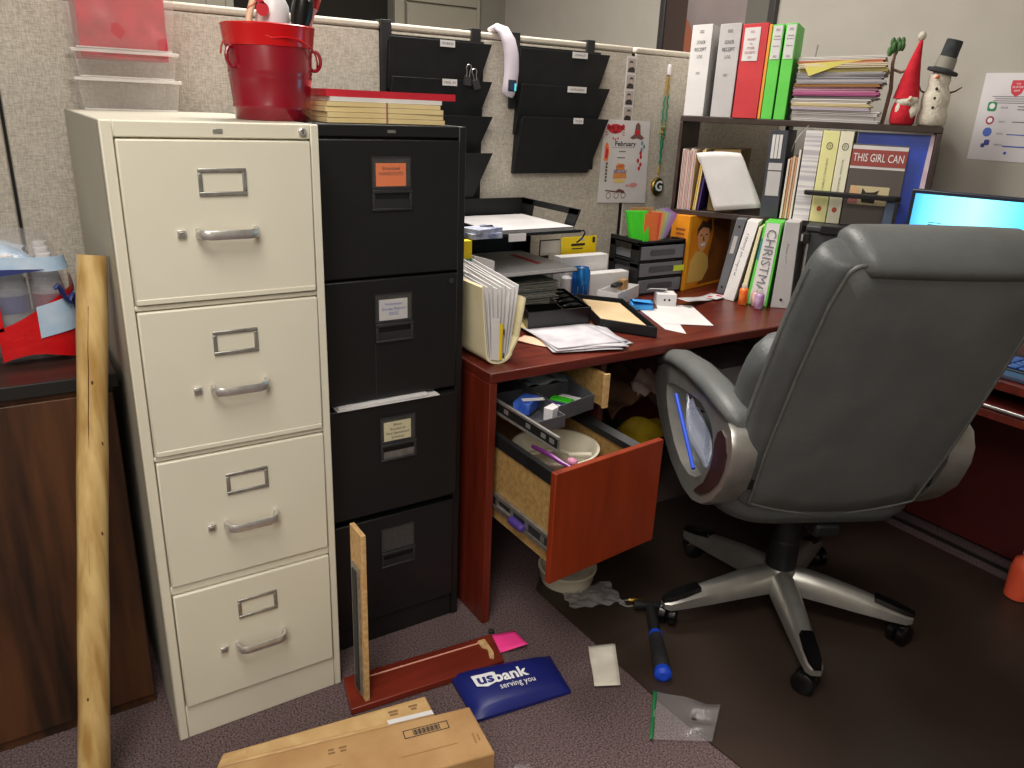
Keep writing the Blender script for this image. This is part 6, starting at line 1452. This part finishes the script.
# arms
for sg in (-1,1):
    xo=.298*sg; xi=.236*sg
    outer=[(.372,.640),(.366,.610),(.330,.553),(.245,.490),(.140,.440),(.03,.415),(-.05,.418),(-.115,.440),(-.175,.482),(-.225,.540),(-.250,.605),(-.250,.660),(-.225,.700),(-.17,.715)]
    inner=[(.250,.625),(.235,.590),(.195,.545),(.130,.500),(.06,.474),(-.005,.470),(-.055,.485),(-.095,.512),(-.125,.550),(-.140,.595),(-.135,.635),(-.10,.664),(-.03,.682),(.09,.670)]
    lp=MB(); n=len(outer)
    topo=outer+[(-.05,.722),(.12,.718),(.28,.685)]
    inn=inner+[(.15,.660),(.21,.648),(.238,.638)]
    # resample both as closed loops of equal count around a common centre
    cx,cz=.04,.575
    def loopf(pts,m=48):
        P=[Vector((p[0],p[1],0)) for p in pts]; out=[]
        for q in range(m):
            a=2*pi*q/m; d=Vector((cos(a),sin(a),0)); best=None
            for i in range(len(P)):
                A=P[i]-Vector((cx,cz,0)); B=P[(i+1)%len(P)]-Vector((cx,cz,0)); e=B-A
                det=d.x*(-e.y)+e.x*d.y
                if abs(det)<1e-9: continue
                t=(A.x*(-e.y)+e.x*A.y)/det; u=(d.x*A.y-d.y*A.x)/det
                if t>0 and -1e-6<=u<=1+1e-6 and (best is None or t>best): best=t
            out.append((cx+d.x*(best or .1),cz+d.y*(best or .1)))
        return out
    Lo,Li=loopf(topo),loopf(inn); m_=len(Lo)
    ro=[Vector((xo,p[0],p[1])) for p in Lo]; ro2=[Vector((xo-.012*sg,p[0]*1.012,cz+(p[1]-cz)*1.03)) for p in Lo]; rb=[Vector((xi,p[0],p[1])) for p in Lo]
    ri=[Vector((xo,p[0],p[1])) for p in Li]; rib=[Vector((xi,p[0],p[1])) for p in Li]
    vs=ro+ro2+rb+rib+ri; fs=[]
    for lay in range(5):
        A=lay*m_; B=((lay+1)%5)*m_
        for q in range(m_): fs.append((A+q,A+(q+1)%m_,B+(q+1)%m_,B+q))
    lp.add(vs,fs); ar=cb(lp,'armrest_frame',M_silver,smooth=50)
    # dark inset on the rear disc
    ins=[(-.150,.625),(-.160,.655),(-.182,.672),(-.210,.664),(-.228,.632),(-.225,.588),(-.200,.540),(-.155,.495),(-.105,.462),(-.060,.450),(-.075,.466),(-.115,.500),(-.142,.548),(-.152,.590)]
    cb(MB().prism(ins,'x',xo-.002*sg,xo+.0025*sg),'inset',M_brownp,ar,smooth=30)
    # padded top
    rings=[]
    for f,zc_,w,h in ((.388,.636,.012,.012),(.378,.652,.027,.022),(.33,.685,.034,.026),(.22,.715,.038,.028),(.08,.730,.040,.028),(-.05,.730,.040,.028),(-.15,.722,.038,.027),(-.205,.712,.032,.022),(-.225,.706,.016,.012)):
        c0=Vector(((xo+xi)/2+.004*sg,f,zc_)); rings.append([c0+Vector((w*cos(2*pi*q/18),0,h*sin(2*pi*q/18))) for q in range(18)])
    cb(MB().loft(rings),'arm_pad',M_leather,smooth=60)
    cb(MB().bx(min(.19*sg,xi),max(.19*sg,xi),-.22,-.12,.53,.59),'arm_bracket',M_blackp,bevel=.01)
    cb(MB().bx(min(.19*sg,xi),max(.19*sg,xi),-.05,.08,.425,.455),'arm_bracket',M_blackp,bevel=.01)
# bag tucked in the left arm loop
Mc=wm(ch)
c=thing('zip_bag','clear plastic bag with blue zip stuffed through chair armrest loop','plastic bag',Mc@Vector((-.30,.0,.5)))
def lb(x,f,zq): return Mc@Vector((x-.004,f-.074,zq))
m=MB().grid(16,20,lambda i,j:lb(-.318-.022*sin(i*5+j*3)*sin(j*pi),.135-.19*j-.10*i+.02*i*j,.655-.125*j+.018*i-.02*i*i+.006*sin(i*14)))
m.build('film',clear('bluish clear film',(170,178,200),.45,.12,bump=1,scale=50),c,smooth=70)
MB().tube([lb(-.345,.135-.19*t,.655-.128*t) for t in [k/10 for k in range(11)]],.0055,8).build('blue_zip',M_blueplas,c)
#PART_LIGHT
# ------------------------------------------------------------------ lights
def area(name,loc,size,energy,col,rot=(0,0,0),sy=None):
    l=bpy.data.lights.new(name,'AREA'); l.energy=energy; l.color=col; l.size=size
    if sy: l.shape='RECTANGLE'; l.size_y=sy
    o=bpy.data.objects.new(name,l); COL.objects.link(o); o.location=loc; o.rotation_euler=rot; return o
WARM=(1.0,.95,.88)
fx=MB().bx(-.9,-.3,-1.5,-.3,2.66,2.699)
for k,(x,y) in enumerate(((-.25,-1.15),(1.0,.95))):
    c=thing('ceiling_light',['recessed fluorescent ceiling panel above the cabinets','recessed fluorescent ceiling panel in the room behind'][k],'ceiling light',(x,y,2.69))
    MB().bx(x-.31,x+.31,y-.61,y+.61,2.690,2.6995).build('housing',M_whitepl,c)
area('panel_light',(-.25,-1.15,2.67),.9,44,WARM,sy=1.3)
area('back_light',(1.0,.95,2.67),.9,72,WARM,sy=1.3)
area('fill_light',(-1.6,-2.9,2.67),1.2,68,WARM,sy=1.6)
w=bpy.data.worlds.new('world'); bpy.context.scene.world=w; w.use_nodes=True
bg=w.node_tree.nodes['Background']; bg.inputs[0].default_value=(.9,.93,1,1); bg.inputs[1].default_value=.05
# ------------------------------------------------------------------ camera
cam=bpy.data.cameras.new('camera'); co=bpy.data.objects.new('camera',cam); COL.objects.link(co)
yaw,pitch,roll,f_=.5817,.3455,.0433,775.23
F=Vector((sin(yaw)*cos(pitch),cos(yaw)*cos(pitch),-sin(pitch))); Rr=F.cross(Vector((0,0,1))).normalized(); Uu=Rr.cross(F)
R2=Rr*cos(roll)+Uu*sin(roll); U2=Uu*cos(roll)-Rr*sin(roll)
co.matrix_world=Matrix(((R2.x,U2.x,-F.x,-.1518),(R2.y,U2.y,-F.y,-1.5195),(R2.z,U2.z,-F.z,1.3719),(0,0,0,1)))
cam.sensor_fit='HORIZONTAL'; cam.sensor_width=36; cam.lens=36*f_/1024; cam.clip_start=.02
sc=bpy.context.scene; sc.camera=co
sc.view_settings.view_transform='Standard'; sc.view_settings.look='None'; sc.view_settings.exposure=0; sc.view_settings.gamma=1
sc.cycles.transparent_max_bounces=24; sc.cycles.max_bounces=8
try: sc.cycles.use_denoising=True
except Exception: pass
